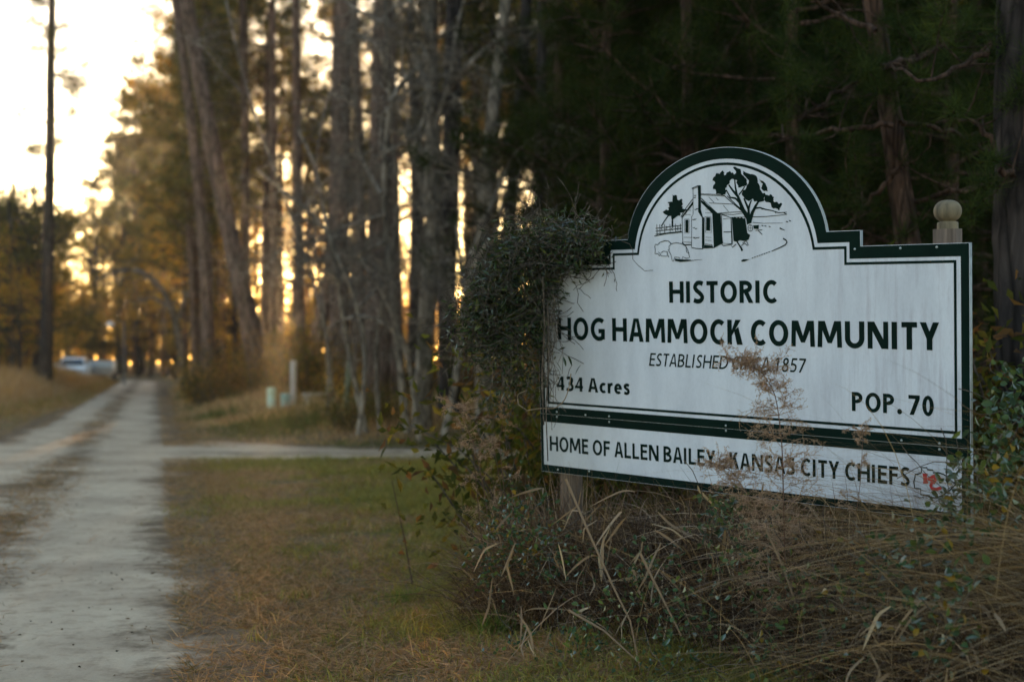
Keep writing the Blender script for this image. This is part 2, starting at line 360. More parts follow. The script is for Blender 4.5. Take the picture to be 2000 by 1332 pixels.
O_ = outline(1.222, .417, .740, .484, .572, .888, -.4045)
A_ = outline(1.184, .3635, .686, .4345, .526, .835, -.369)
B_ = outline(1.165, .3490, .672, .418, .511, .818, -.353)
C_ = outline(1.153, .3375, .660, .406, .501, .806, -.341)
def slab(name, loop, y0, y1, mat_f, mat_e, parent):
    mb = MB(); facing(mb, loop, y0); f = mb.build(name, mat_f, parent)
    e = MB(); n = len(loop); v = [(a, y0, b) for a, b in loop]+[(a, y1, b) for a, b in loop]
    e.add(v, [(i, (i+1) % n, n+(i+1) % n, n+i) for i in range(n)]); facing(e, loop, y1); e.build('board_edge', mat_e, f); return f
def facing(mb, L, y):
    q = lambda x0, z0, x1, z1: mb.add([(x0, y, z0), (x1, y, z0), (x1, y, z1), (x0, y, z1)], [(0, 1, 2, 3)])
    if len(L) == 4: q(L[0][0], L[0][1], L[2][0], L[1][1]); return
    bot, top, sh = L[0][1], L[1][1], L[3][1]; q(L[0][0], bot, L[-1][0], top); q(L[2][0], top, L[-3][0], sh)
    arc = L[4:45]; n = len(arc); mb.add([(a, y, sh) for a, b in arc]+[(a, y, b) for a, b in arc], [(i, i+1, n+i+1, n+i) for i in range(n-1)])
def ring(mb, o, i, y):
    n = len(o); v = [(a, y, b) for a, b in o]+[(a, y, b) for a, b in i]
    mb.add(v, [(k, (k+1) % n, n+(k+1) % n, n+k) for k in range(n)])
up = slab('main_panel', O_, 0, .019, M_BOARD, M_EDGE, sign)
m = MB(); ring(m, [(x*.9985, z-.002) for x, z in O_], A_, -.0008); m.build('green_border', M_GREEN, up)
m = MB(); ring(m, B_, C_, -.0008); m.build('green_pinstripe', M_GREEN, up)
L0 = [(-1.222, -.711), (-1.222, -.4065), (1.222, -.4065), (1.222, -.711)]
lo = slab('lower_panel', L0, .001, .020, M_BOARD, M_EDGE, sign)
m = MB(); ring(m, [(-1.2205, -.7095), (-1.2205, -.408), (1.2205, -.408), (1.2205, -.7095)], [(-1.203, -.674), (-1.203, -.449), (1.182, -.449), (1.182, -.674)], .0002); m.build('green_border', M_GREEN, lo)
# humanist bold lettering, drawn glyph by glyph (cap height 1)
ADV = dict(A=.93, B=.86, C=.88, D=1.02, E=.765, F=.75, G=.99, H=.995, I=.41, K=.875, L=.75, M=1.215, N=1.01, O=1.06, P=.83, R=.855, S=.77, T=.775, U=.985, Y=.855, c=.66, r=.53, e=.755, s=.62)
ADV.update({'.': .36, '-': .46, ' ': .30}); ADV.update({d: .79 for d in '0123456789'})
def glyph(ch, w):
    """list of closed outlines and (points, width) strokes for one character"""
    W_ = ADV[ch]-.14; P_ = []; h = w*.86
    def rect(x0, x1, y0, y1): P_.append([(x0, y0), (x1, y0), (x1, y1), (x0, y1)])
    def band(cx, cy, rx, ry, a0=0, a1=360, wx=None, wy=None, n=26):
        wx = w if wx is None else wx; wy = h if wy is None else wy; q = np.radians(np.linspace(a0, a1, n))
        P_.append(('band', [(cx+rx*math.cos(t), cy+ry*math.sin(t)) for t in q], [(cx+(rx-wx)*math.cos(t), cy+(ry-wy)*math.sin(t)) for t in q]))
    def spl(pts, ww, n=30):
        q = np.array(pts, float); k = len(q); t = np.linspace(0, k-1.0001, n); i = t.astype(int); u = (t-i)[:, None]; g = lambda j: q[np.clip(j, 0, k-1)]
        c = .5*((2*g(i))+(-g(i-1)+g(i+1))*u+(2*g(i-1)-5*g(i)+4*g(i+1)-g(i+2))*u*u+(-g(i-1)+3*g(i)-3*g(i+1)+g(i+2))*u**3)
        T = np.gradient(c, axis=0); T /= np.linalg.norm(T, axis=1, keepdims=True); Nn = np.column_stack([-T[:, 1], T[:, 0]])*ww/2; P_.append(('band', [tuple(a) for a in c+Nn], [tuple(a) for a in c-Nn]))
    if ch == 'H': rect(0, w, 0, 1); rect(W_-w, W_, 0, 1); rect(w, W_-w, .42, .42+h)
    elif ch == 'I': rect(0, w, 0, 1)
    elif ch == 'T': rect(0, W_, 1-h, 1); rect(W_/2-w/2, W_/2+w/2, 0, 1-h)
    elif ch in 'EF':
        rect(0, w, 0, 1); rect(w, W_, 1-h, 1); rect(w, W_*.93, .45, .45+h)
        if ch == 'E': rect(w, W_, 0, h)
    elif ch == 'L': rect(0, w, 0, 1); rect(w, W_, 0, h)
    elif ch in 'O0': band(W_/2, .5, W_/2, .515)
    elif ch in 'CG':
        rx = W_*.60
        if ch == 'C': band(rx, .5, rx, .515, 50, 310); 
        else: band(rx, .5, rx, .515, 52, 296); rect(W_-w, W_, .06, .52); rect(W_*.55, W_-w, .52-h, .52)
    elif ch == 'A':
        c = W_/2; P_.append([(-.02, 0), (w*1.02-.02, 0), (c+.02, 1), (c-w*.62, 1)]); P_.append([(W_+.02, 0), (W_+.02-w*1.02, 0), (c-.02, 1), (c+w*.62, 1)]); rect(W_*.22, W_*.78, .22, .22+h*.95)
    elif ch == 'M':
        c = W_/2; P_.append([(-.01, 0), (w*.88, 0), (w*1.0, 1), (.03, 1)]); P_.append([(W_+.01, 0), (W_-w*.88, 0), (W_-w*1.0, 1), (W_-.03, 1)])
        P_.append([(.04, 1), (w*1.45, 1), (c+w*.40, .16), (c-w*.40, .16)]); P_.append([(W_-.04, 1), (W_-w*1.45, 1), (c-w*.40, .16), (c+w*.40, .16)])
    elif ch == 'N': rect(0, w*.92, 0, 1); rect(W_-w*.92, W_, 0, 1); P_.append([(0, 1), (w*1.25, 1), (W_, 0), (W_-w*1.25, 0)])
    elif ch == 'K': rect(0, w, 0, 1); P_.append([(w, .36), (w, .58), (W_-.05-w*1.2, 1), (W_-.05, 1)]); P_.append([(w*1.5, .56), (w*2.45, .72), (W_+.03, 0), (W_+.03-w*1.25, 0)])
    elif ch == 'U': rect(0, w, .36, 1); rect(W_-w, W_, .36, 1); band(W_/2, .37, W_/2, .385, 180, 360)
    elif ch == 'Y': c = W_/2; rect(c-w/2, c+w/2, 0, .44); P_.append([(-.03, 1), (w*1.1-.03, 1), (c+w/2, .40), (c-w/2, .40)]); P_.append([(W_+.03, 1), (W_+.03-w*1.1, 1), (c-w/2, .40), (c+w/2, .40)])
    elif ch in 'PR':
        b = .44 if ch == 'P' else .46; m = W_*.42; rect(0, w, 0, 1); rect(w, m, 1-h, 1); rect(w, m, b-.02, b-.02+h*.9); band(m, (1+b-.02)/2, W_*.95-m, (1-b+.02)/2, -90, 90)
        if ch == 'R': P_.append([(m*.75, b+.03), (m*.75+w*1.1, b+.03), (W_+.03, 0), (W_+.03-w*1.1, 0)])
    elif ch == 'B':
        m = W_*.42; rect(0, w, 0, 1); rect(w, m, 1-h, 1); rect(w, m, .45, .45+h*.9); rect(w, m, 0, h); band(m, .73, W_*.92-m, .27, -90, 90); band(m, .285, W_-m, .285, -90, 90)
    elif ch == 'D': m = W_*.34; rect(0, w, 0, 1); rect(w, m, 1-h, 1); rect(w, m, 0, h); band(m, .5, W_-m, .5, -90, 90)
    elif ch == 'S': spl([(W_*.88, .87), (W_*.66, .925), (W_*.36, .90), (W_*.17, .74), (W_*.30, .585), (W_*.62, .44), (W_*.83, .27), (W_*.68, .105), (W_*.36, .072), (W_*.06, .13)], w*.93)
    elif ch == 's': spl([(W_*.88, .615), (W_*.62, .66), (W_*.30, .63), (W_*.20, .52), (W_*.45, .40), (W_*.74, .30), (W_*.76, .15), (W_*.50, .065), (W_*.08, .11)], w*.88)
    elif ch == '1': rect(W_*.42, W_*.42+w, 0, 1); P_.append([(W_*.42, 1), (W_*.10, .86), (W_*.10, .73), (W_*.42, .86)])
    elif ch == '4': rect(W_*.56, W_*.56+w, 0, 1); rect(-.03, W_, .22, .22+h*.9); P_.append([(-.03, .25), (W_*.19, .30), (W_*.62, .86), (W_*.56, 1)])
    elif ch == '7': rect(0, W_, 1-h, 1); P_.append([(W_-w*1.1, 1-h), (W_, 1-h), (W_*.40+w*.2, 0), (W_*.40-w*.9, 0)])
    elif ch == '3': spl([(W_*.10, .89), (W_*.42, .93), (W_*.75, .86), (W_*.78, .68), (W_*.56, .54), (W_*.34, .53)], w*.9); spl([(W_*.34, .53), (W_*.62, .50), (W_*.84, .34), (W_*.76, .13), (W_*.42, .065), (W_*.06, .12)], w*.9)
    elif ch == '8': band(W_/2, .745, W_*.43, .265); band(W_/2, .27, W_*.5, .285)
    elif ch == '5': rect(W_*.16, W_*.92, 1-h, 1); P_.append([(W_*.16, 1), (W_*.16+w*.85, 1), (W_*.08+w*.85, .52), (W_*.08, .46)]); spl([(W_*.12, .53), (W_*.45, .57), (W_*.82, .45), (W_*.84, .22), (W_*.60, .08), (W_*.08, .09)], w*.9)
    elif ch == 'c': rx = W_*.62; band(rx, .355, rx, .37, 52, 308)
    elif ch == 'e': band(W_*.5, .355, W_*.5, .37, 0, 315); rect(w*.5, W_-.01, .30, .30+h*.72)
    elif ch == 'r': rect(0, w, 0, .71); spl([(w*.6, .45), (w*1.1, .62), (W_*1.05, .655)], w*.85)
    elif ch == '.': P_.append([(w*.62+w*.62*math.cos(t), w*.55+w*.62*math.sin(t)) for t in np.linspace(0, 2*np.pi, 16)[:-1]])
    elif ch == '-': rect(0, W_, .28, .28+h)
    return P_
def lettering(txt, x0, x1, z0, z1, w, shear=0, parent=None, y=-.0014, zr=None):
    x = 0; items = []
    for ch in txt:
        if ch != ' ': items += [(x, g_) for g_ in glyph(ch, w)]
        x += ADV[ch]
    tot = x-.14; sx = (x1-x0)/(tot+shear); H_ = z1-z0; mb = MB(); k_ = 0
    def T(ox, p):
        X_ = x0+(ox+p[0]+shear*p[1])*sx; b = z0 if zr is None else z0+(zr-z0)*(X_-x0)/(x1-x0); return (X_, b+p[1]*H_)
    for ox, g_ in items:
        k_ = (k_+1) % 7; yy = y-.00002*k_
        if g_[0] == 'band':
            a = [T(ox, p) for p in g_[1]]; b = [T(ox, p) for p in g_[2]]; n = len(a); mb.add([(p[0], yy, p[1]) for p in a+b], [(i, i+1, n+i+1, n+i) for i in range(n-1)])
        else: sheet(mb, [[T(ox, p) for p in g_]], yy)
    return tag(mb.build('lettering', M_GREEN, parent), kind='stuff')
lettering('HISTORIC', -.331, .293, .1745, .2760, .226, parent=up)
lettering('HOG HAMMOCK COMMUNITY', -1.082, 1.084, -.0165, .0976, .226, parent=up)
lettering('ESTABLISHED CIRCA 1857', -.4655, .443, -.1315, -.0690, .155, .20, parent=up)
lettering('434 Acres', -1.0955, -.593, -.2785, -.2065, .225, parent=up)
lettering('POP. 70', .673, 1.0605, -.2860, -.2040, .226, parent=up)
lettering('HOME OF ALLEN BAILEY - KANSAS CITY CHIEFS', -1.157, .948, -.5985, -.5215, .205, parent=lo, y=-.0006, zr=-.5845)

# drawing on the arch: cabin, trees, fence, pigs (points measured on the face)
def UV(u, v): return S(1250+u/6.053, 310+v/6.053)
art = MB(); _lay = [0]
def stroke(pts, w=9, w1=None, f=UV, mb=art):
    q = [f(*p) for p in pts]; k = len(q); w1 = w if w1 is None else w1; _lay[0] += 1; y = -.0012-.000012*_lay[0]
    q = np.array(q); T = np.gradient(q, axis=0); T /= np.linalg.norm(T, axis=1, keepdims=True)+1e-9; Nn = np.column_stack([-T[:, 1], T[:, 0]])
    ww = (np.linspace(w, w1, k)*.5*.000445)[:, None]; a = q+Nn*ww; b = q-Nn*ww
    v = [(x, y, z) for x, z in a]+[(x, y, z) for x, z in b]; mb.add(v, [(i, i+1, k+i+1, k+i) for i in range(k-1)])
def fill(pts, f=UV, mb=art):
    _lay[0] += 1; sheet(mb, [[f(*p) for p in pts]], -.0012-.000012*_lay[0])
def jag(pts, a=9, n=3):
    out = []
    for i in range(len(pts)):
        p, q = np.array(pts[i], float), np.array(pts[(i+1) % len(pts)], float)
        for j in range(n): out.append(tuple(p+(q-p)*j/n+(rng.normal(size=2)*a if j else 0)))
    return out
fill(jag([(905, 170), (940, 185), (980, 140), (1000, 200), (1045, 160), (1100, 165), (1120, 200), (1130, 245), (1080, 245), (1040, 310), (1010, 350), (1015, 405), (970, 430), (900, 420), (895, 365), (865, 340), (890, 285), (862, 240)], 7))
fill(jag([(1100, 102), (1190, 125), (1215, 200), (1255, 235), (1270, 300), (1230, 330), (1170, 345), (1150, 300), (1125, 250), (1100, 200), (1140, 160)], 7))
fill(jag([(1222, 145), (1330, 185), (1390, 235), (1405, 300), (1440, 390), (1485, 430), (1470, 500), (1400, 530), (1340, 480), (1290, 505), (1240, 470), (1205, 410), (1260, 340), (1290, 260), (1230, 200)], 8))
fill(jag([(1400, 240), (1480, 290), (1500, 330), (1512, 388), (1470, 385), (1430, 350), (1455, 300)], 4))
fill(jag([(1480, 425), (1530, 440), (1560, 430), (1580, 470), (1575, 500), (1640, 535), (1672, 525), (1670, 560), (1655, 605), (1615, 590), (1570, 585), (1545, 525), (1490, 515)], 7))
for p, w, w1 in (([(1295, 770), (1280, 700), (1220, 610), (1185, 520), (1160, 450), (1100, 380), (1050, 310)], 62, 16), ([(1180, 520), (1130, 470), (1070, 460), (1020, 370)], 26, 12),
                 ([(1200, 600), (1150, 560), (1090, 500), (1030, 440)], 16, 8), ([(1150, 440), (1130, 340), (1120, 240)], 26, 14), ([(1170, 430), (1210, 380), (1240, 330)], 16, 12),
                 ([(1290, 720), (1285, 600), (1260, 540), (1230, 470)], 34, 18), ([(1300, 740), (1330, 640), (1370, 560), (1400, 510)], 46, 22), ([(1285, 600), (1300, 540), (1320, 490)], 26, 12),
                 ([(1355, 590), (1420, 580), (1480, 600), (1560, 615), (1640, 640), (1740, 635)], 16, 7), ([(1440, 590), (1450, 605)], 14, 6), ([(1600, 630), (1610, 650)], 12, 5), ([(1700, 640), (1740, 660)], 9, 6)): stroke(p, w, w1)
fill(jag([(390, 445), (410, 432), (440, 455), (450, 490), (505, 490), (510, 540), (500, 590), (560, 600), (500, 640), (470, 680), (430, 690), (400, 720), (370, 700), (350, 680), (290, 655), (300, 600), (345, 600), (350, 560), (330, 520), (385, 510)], 8))
stroke([(385, 800), (385, 700)], 24, 20); stroke([(340, 670), (290, 740), (255, 800)], 14, 16)
for x in (200, 235, 290, 355, 420, 478): stroke([(x, 770+(478-x)*.03), (x+5, 905-(x-200)*.12)], 8)
for dz in (0, 35, 70): stroke([(185, 825+dz), (300, 812+dz), (495, 790+dz)], 8)
stroke([(170, 918), (300, 890), (500, 868)], 10)
for x in (255, 310, 375, 440): stroke([(x, 800), (x+18, 812), (x-4, 830), (x+14, 850)], 9)
# chimney
stroke([(615, 352), (685, 322), (722, 322)], 8); stroke([(615, 352), (620, 362), (688, 335)], 6); stroke([(630, 362), (630, 660), (612, 690), (612, 1050)], 6)
fill([(685, 322), (722, 322), (722, 600), (745, 690), (762, 700), (765, 1010), (748, 1060), (735, 1060), (735, 700), (690, 630), (690, 440)])
stroke([(612, 1052), (660, 1062), (748, 1068)], 9)
for x, y in ((650, 460), (655, 435), (660, 600), (680, 592), (635, 720), (655, 715), (640, 815), (665, 825), (640, 930), (660, 938), (690, 932)): stroke([(x-14, y), (x, y+6), (x+14, y-3)], 7)
# roof
stroke([(722, 418), (900, 425), (1005, 437)], 7); stroke([(722, 428), (1000, 445)], 5); stroke([(1000, 440), (1110, 540), (1215, 628)], 9)
stroke([(712, 455), (800, 555), (905, 655)], 7); fill([(725, 490), (740, 500), (935, 655), (930, 668), (860, 655), (725, 520)])
stroke([(730, 470), (918, 648)], 5)
stroke([(905, 650), (1000, 640), (1215, 628)], 7); stroke([(820, 525), (960, 532), (1095, 540)], 6)
for p in ([(815, 455), (880, 522)], [(900, 462), (930, 495)], [(985, 550), (1050, 628)]): stroke(p, 5)
stroke([(625, 480), (550, 580), (485, 690)], 9); fill([(628, 505), (628, 545), (500, 705), (490, 695)])
# walls
stroke([(500, 700), (508, 985), (610, 992)], 7); stroke([(860, 655), (878, 1045)], 6); stroke([(770, 1010), (855, 1020), (862, 1045)], 7)
fill([(540, 725), (575, 722), (573, 875), (540, 875)]); stroke([(528, 715), (585, 712), (583, 882), (530, 882), (528, 715)], 4)
fill([(785, 695), (832, 695), (832, 855), (785, 850)]); stroke([(770, 688), (842, 685), (845, 880), (778, 875), (770, 688)], 5)
fill([(862, 655), (955, 650), (972, 900), (985, 1000), (880, 1055)])
for y in (600, 640, 930, 965): stroke([(775, y), (848, y+3)], 4)
for y in (610, 660, 930): stroke([(520, y), (605, y+3)], 4)
stroke([(955, 655), (1080, 700), (1095, 1000)], 9); stroke([(965, 670), (975, 1000), (1100, 1010)], 7); stroke([(985, 715), (1078, 705), (1085, 1005)], 6); stroke([(992, 868), (1085, 866)], 8)
fill([(1088, 690), (1110, 700), (1125, 685), (1145, 705), (1165, 690), (1185, 705), (1205, 690), (1225, 710), (1245, 700), (1255, 760), (1272, 880), (1308, 905), (1285, 960), (1230, 975), (1180, 965), (1150, 985), (1110, 975)])
stroke([(960, 655), (1100, 665), (1215, 645)], 6); stroke([(1080, 695), (1240, 690)], 5); stroke([(1215, 628), (1245, 690)], 7)
stroke([(500, 990), (530, 1020), (610, 1018)], 12); fill([(765, 1020), (860, 1030), (870, 1050), (980, 985), (960, 1010), (880, 1058), (750, 1062)])
stroke([(970, 1010), (990, 1030), (1080, 1015), (1095, 1050), (1140, 1010)], 9); stroke([(1150, 980), (1200, 1060), (1212, 1090)], 14, 26)
stroke([(1200, 1030), (1240, 1000), (1275, 1030)], 8); stroke([(1215, 1000), (1260, 970), (1285, 1025)], 8)
# cart and fields
stroke([(1330, 690), (1500, 685), (1740, 660)], 8, 5); stroke([(1335, 755), (1450, 765), (1690, 762)], 6, 3); fill([(1340, 790), (1410, 785), (1405, 835), (1350, 830)])
a_ = np.linspace(0, 2*np.pi, 17); stroke([(1308+28*math.cos(t), 822+38*math.sin(t)) for t in a_], 6); stroke([(1308, 785), (1308, 860)], 4); stroke([(1282, 822), (1334, 822)], 4)
stroke([(1370, 850), (1450, 842)], 7); stroke([(1400, 850), (1448, 898)], 8)
for x, y in ((1450, 792), (1485, 797), (1535, 803), (1740, 745), (1775, 735)): stroke([(x-10, y-3), (x+12, y+4)], 9)
stroke([(1655, 822), (1715, 848)], 14, 5)
stroke([(1695, 945), (1730, 965), (1742, 990), (1720, 1020), (1660, 1050), (1560, 1095)], 16, 9)
for u in range(0, 8): stroke([(1540-u*28, 1100+u*10), (1522-u*28, 1107+u*10)], 8)
fill([(1200, 1205), (1225, 1190), (1300, 1190), (1240, 1215), (1205, 1218)])
# pigs
stroke([(210, 1020), (185, 1012), (178, 1040), (185, 1075), (180, 1125), (215, 1125), (235, 1150), (245, 1140)], 7)
stroke([(210, 1020), (240, 990), (300, 970), (340, 975), (365, 1000), (370, 1010)], 8); stroke([(220, 1105), (245, 1125), (255, 1150), (320, 1155), (330, 1100), (280, 1095), (250, 1115)], 6)
stroke([(350, 1080), (345, 1040), (370, 1008), (430, 995), (490, 1005), (545, 1035), (570, 1085), (590, 1170), (550, 1180), (510, 1160), (495, 1210), (480, 1215), (470, 1170), (415, 1165), (400, 1215), (385, 1210), (375, 1150), (350, 1100), (335, 1075)], 7)
stroke([(545, 1035), (555, 1110), (585, 1115)], 6); stroke([(320, 1105), (345, 1165), (330, 1150)], 6); fill([(415, 1180), (470, 1190), (600, 1195), (620, 1208), (480, 1222), (420, 1210)]); stroke([(600, 1205), (740, 1192)], 6, 3)
art.build('cabin_drawing', M_GREEN, up)

# team emblem: arrowhead outline with two red letters
def KV(u, v): return S(1750+u/6.055, 800+v/6.055)
em = MB()
stroke([(740, 850), (690, 868), (610, 790), (560, 760), (500, 742), (445, 745), (440, 712), (375, 706), (370, 684), (302, 682), (305, 742), (265, 758), (232, 762), (228, 800), (214, 850), (226, 926), (296, 932), (296, 1002), (402, 1014), (410, 1035), (480, 1040), (560, 1010), (640, 950), (740, 850)], 12, 12, KV, em)
emo = em.build('emblem_outline', M_GREEN, lo)
em = MB()
stroke([(345, 756), (352, 866)], 42, 42, KV, em); stroke([(318, 762), (378, 760)], 16, 16, KV, em); stroke([(322, 862), (385, 858)], 16, 16, KV, em)
stroke([(478, 772), (378, 822)], 30, 30, KV, em); stroke([(392, 808), (470, 862)], 34, 34, KV, em)
stroke([(560+0, 838), (520, 818), (470, 822), (428, 858), (415, 900), (430, 932), (480, 940), (540, 920)], 34, 30, KV, em)
em.build('emblem_letters', M_RED, emo)
# screws
scr = MB(); scr.lathe([(.0001, 0), (.0045, 0), (.0055, .0012), (.0055, .003)], 10); sm = None
for px, py in ((1670, 487), (1759, 485), (1830, 483), (1188, 503), (1139, 506), (1088, 804.5), (1088, 814), (1144, 810.5), (1190, 813), (1190, 824), (1418, 831), (1418, 841), (1761, 860), (1835, 866), (1835, 877.5), (1090, 917), (1151, 920)):
    x, z = S(px, py); par = up if z > -.405 else lo
    if sm is None: sm = scr.mesh('screw', M_SCREW, True)
    o = link('screw', sm, par, (x, -.004 if par is up else -.003, z)); o.rotation_euler = (R(-90), 0, 0)
# posts: stand upright behind the boards, each with a turned ball on top
def post(x, top, ball=True):
    m = MB(); m.box(-.042, .042, .0215, .1055, -1.75, top); p = m.build('post', M_POST, sign, loc=(x, 0, 0))
    if ball:
        b = MB(); r = .056
        prof = [(.0001, .118)]+[(r*math.sin(a)**.8, .072+.046*math.cos(a)) for a in np.linspace(.2, 2.55, 18)]+[(.030, .030), (.040, .028), (.042, .022), (.042, .004), (.043, .0)]
        b.lathe(prof[::-1], 32); b.build('ball_finial', M_BALL, p, True, loc=(0, .066, top))
    return p
xr, _ = S(1858, 480); post(xr-.052, .476); xl, _ = S(1105, 700); post(xl-.04, .43)

# ------------------------------------------------------------------ tree archetypes
GREENS = [(.034, .050, .020), (.046, .062, .022), (.062, .074, .025), (.085, .082, .028)]
GOLD = [(.22, .20, .04), (.34, .25, .045), (.44, .27, .045), (.46, .24, .045), (.14, .14, .035)]  # autumn leaf tones, pushed brighter and more orange to carry the sunset glow
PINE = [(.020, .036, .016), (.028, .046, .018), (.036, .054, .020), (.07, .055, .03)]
def lumpy(H, base, rad, nb, ncl, lpc, size, pal, wmb, seed_spread=.42):
    """limbs and a broken crown of leaf clumps"""
    cr = MB(); tips = []
    for i in range(nb):
        h = H*rng.uniform(base, .93); a = rng.uniform(0, 2*np.pi); rr = rad*math.sqrt(max(.12, 1-((h/H-.62)/.45)**2))
        d = np.array([math.cos(a), math.sin(a), rng.uniform(.15, .8)]); pts, _ = wander((0, 0, h*.86), d, rr*rng.uniform(.7, 1.1), 5, .18, .03)
        wmb.tube(pts, np.linspace(H*.006, H*.0015, 6), 5); tips += [pts[3], pts[4], pts[5], pts[5]]
    for i in range(ncl):
        c = tips[rng.integers(len(tips))]+rng.normal(size=3)*rad*.13; n = int(lpc*rng.uniform(.5, 1.5)); s = seed_spread*rng.uniform(.5, 1.4)*rad/2.6
        q = c+rng.normal(size=(n, 3))*[s, s, s*.55]; leaves(cr, q, rdir(n)+[0, 0, -.3], size*rng.uniform(.6, 1.3, n), size*.55, pick(pal, n)*rng.uniform(.7, 1.3))
    return cr
def straight(H, r, n=10, k=18, lean=(0, 0), j=.01, flare=1.5):
    z = np.linspace(0, H, k); p = np.column_stack([lean[0]*z+np.cumsum(rng.normal(size=k))*j*H*.1, lean[1]*z+np.cumsum(rng.normal(size=k))*j*H*.1, z]); p[0, :2] = 0
    rr = r*(1-.72*(z/H))*(1+(flare-1)*np.exp(-z/.35)); return p, rr
def archetype(kind, i):
    root = thing({'pine': 'pine_tree', 'oak': 'oak_tree', 'bare': 'bare_tree', 'young': 'young_pine', 'shrub': 'shrub'}[kind], 'x', {'shrub': 'shrub'}.get(kind, 'tree'))
    w = MB(); barks = {'pine': M_BARK, 'oak': M_BARKDARK, 'bare': M_BARKGREY, 'young': M_BARKRED, 'shrub': M_TWIG}[kind]
    br = MB()
    if kind == 'pine':
        H = 21; p, rr = straight(H, .24); w.tube(p, rr, 10); cr = MB()
        base = (.42, .5, .35)[i % 3]
        for b in range(95):
            t = base+(1-base)*rng.random()**.8; h = H*t; a = rng.uniform(0, 2*np.pi); L = (1-(t-base)/(1-base)*.7)*rng.uniform(2.0, 5.4)
            pts, _ = wander((0, 0, h), (math.cos(a), math.sin(a), .25), L, 5, .16, .04); br.tube(pts, np.linspace(.045, .012, 6), 4)
            for c in list(pts[2:])+[pts[-1]+rng.normal(size=3)*.3, pts[-2]+rng.normal(size=3)*.35, pts[-1]+rng.normal(size=3)*.3]:
                n = 34; dd = unit(rdir(n)+[0, 0, .35]); needles(cr, c+rng.normal(size=(n, 3))*.13, dd, rng.uniform(.18, .40, n), .036, pick(PINE+[(.16, .12, .03), (.10, .09, .03)], n)*rng.uniform(1.0, 1.9))
        for b in range(10):                              # dead stubs on the bare bole
            h = H*rng.uniform(.12, base); a = rng.uniform(0, 6.28); pts, _ = wander((0, 0, h), (math.cos(a), math.sin(a), .1), rng.uniform(.3, 1.3), 3, .2); br.tube(pts, np.linspace(.03, .008, 4), 4)
        leafm = M_NEEDLE
    elif kind == 'oak':
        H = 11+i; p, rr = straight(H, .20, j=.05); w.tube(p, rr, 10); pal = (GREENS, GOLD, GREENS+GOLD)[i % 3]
        cr = lumpy(H, .25, (3.0, 2.7, 3.4)[i % 3], 46, (120, 70, 85)[i % 3], (90, 52, 62)[i % 3], .15, pal, br, .40); leafm = M_LEAF
    elif kind == 'young':
        H = 9; p, rr = straight(H, .085, j=.03); w.tube(p, rr, 10, ridge=.06); cr = MB()
        for b in range(52):
            t = rng.uniform(.12, .98); h = H*t; a = rng.uniform(0, 2*np.pi); L = (1-t*.75)*rng.uniform(1.4, 2.6)
            pts, _ = wander((0, 0, h), (math.cos(a), math.sin(a), .12), L, 7, .15, .05); br.tube(pts, np.linspace(.022, .006, 8), 5)
            tips = list(pts[4:])
            for s_ in range(6):
                q = pts[rng.integers(2, 7)]; sp, _ = wander(q, rdir(1)[0]*[1, 1, .4]+[0, 0, .25], L*.32, 3, .2, .1); br.tube(sp, np.linspace(.008, .004, 4), 4); tips += [sp[-1], sp[-2]]
            for c in tips:
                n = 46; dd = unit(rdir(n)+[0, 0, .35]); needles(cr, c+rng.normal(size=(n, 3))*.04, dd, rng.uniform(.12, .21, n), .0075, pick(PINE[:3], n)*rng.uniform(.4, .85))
        leafm = M_NEEDLE
    elif kind == 'bare':
        H = 8; cr = MB()
        def rec(p, d, L, r, lv):
            pts, dd = wander(p, d, L, 6, .13 if lv < 2 else .22, .02); (w if lv == 0 else br).tube(pts, np.linspace(r, r*.5, 7), 8 if lv < 2 else (5 if lv == 2 else 3))
            if lv >= 4: return
            for c in range((7, 6, 5, 4)[lv]):
                q = pts[rng.integers(2, 7)]; nd = unit(dd+rng.normal(size=3)*(.55, .7, .8, .8)[lv]+[0, 0, (.1, -.05, -.15, -.2)[lv]]); rec(q, nd, L*rng.uniform(.45, .7), r*(.5, .5, .45, .5)[lv], lv+1)
        rec((0, 0, 0), (0, 0, 1), 4.2, .13, 0)
        leafm = M_LEAF
    else:
        cr = MB()
        for b in range(26):
            a = rng.uniform(0, 6.28); pts, _ = wander((rng.normal()*.12, rng.normal()*.12, 0), (math.cos(a)*.5, math.sin(a)*.5, 1), rng.uniform(.7, 1.6), 5, .15); br.tube(pts, np.linspace(.012, .004, 6), 4)
            n = 70; q = pts[rng.integers(2, 6, n)]+rng.normal(size=(n, 3))*.16; leaves(cr, q, rdir(n), rng.uniform(.05, .11, n), .035, pick(((GREENS+[(.09, .06, .04)]), [(.12, .08, .045), (.16, .11, .06), (.09, .07, .03)], GREENS+GOLD)[i % 3], n))
        leafm = M_LEAF
    if w.v: w.build('trunk', barks, root, True)
    if br.v: tag(br.build('branches', {'bare': M_BARKGREY, 'shrub': M_TWIG}.get(kind, barks), root, True), kind='stuff')
    if cr.v: tag(cr.build('crown', leafm, root), kind='stuff')
    reg(root); return root
ARCH = {k: [archetype(k, i) for i in range(n)] for k, n in (('pine', 3), ('oak', 3), ('young', 2), ('shrub', 3))}
USED = set()
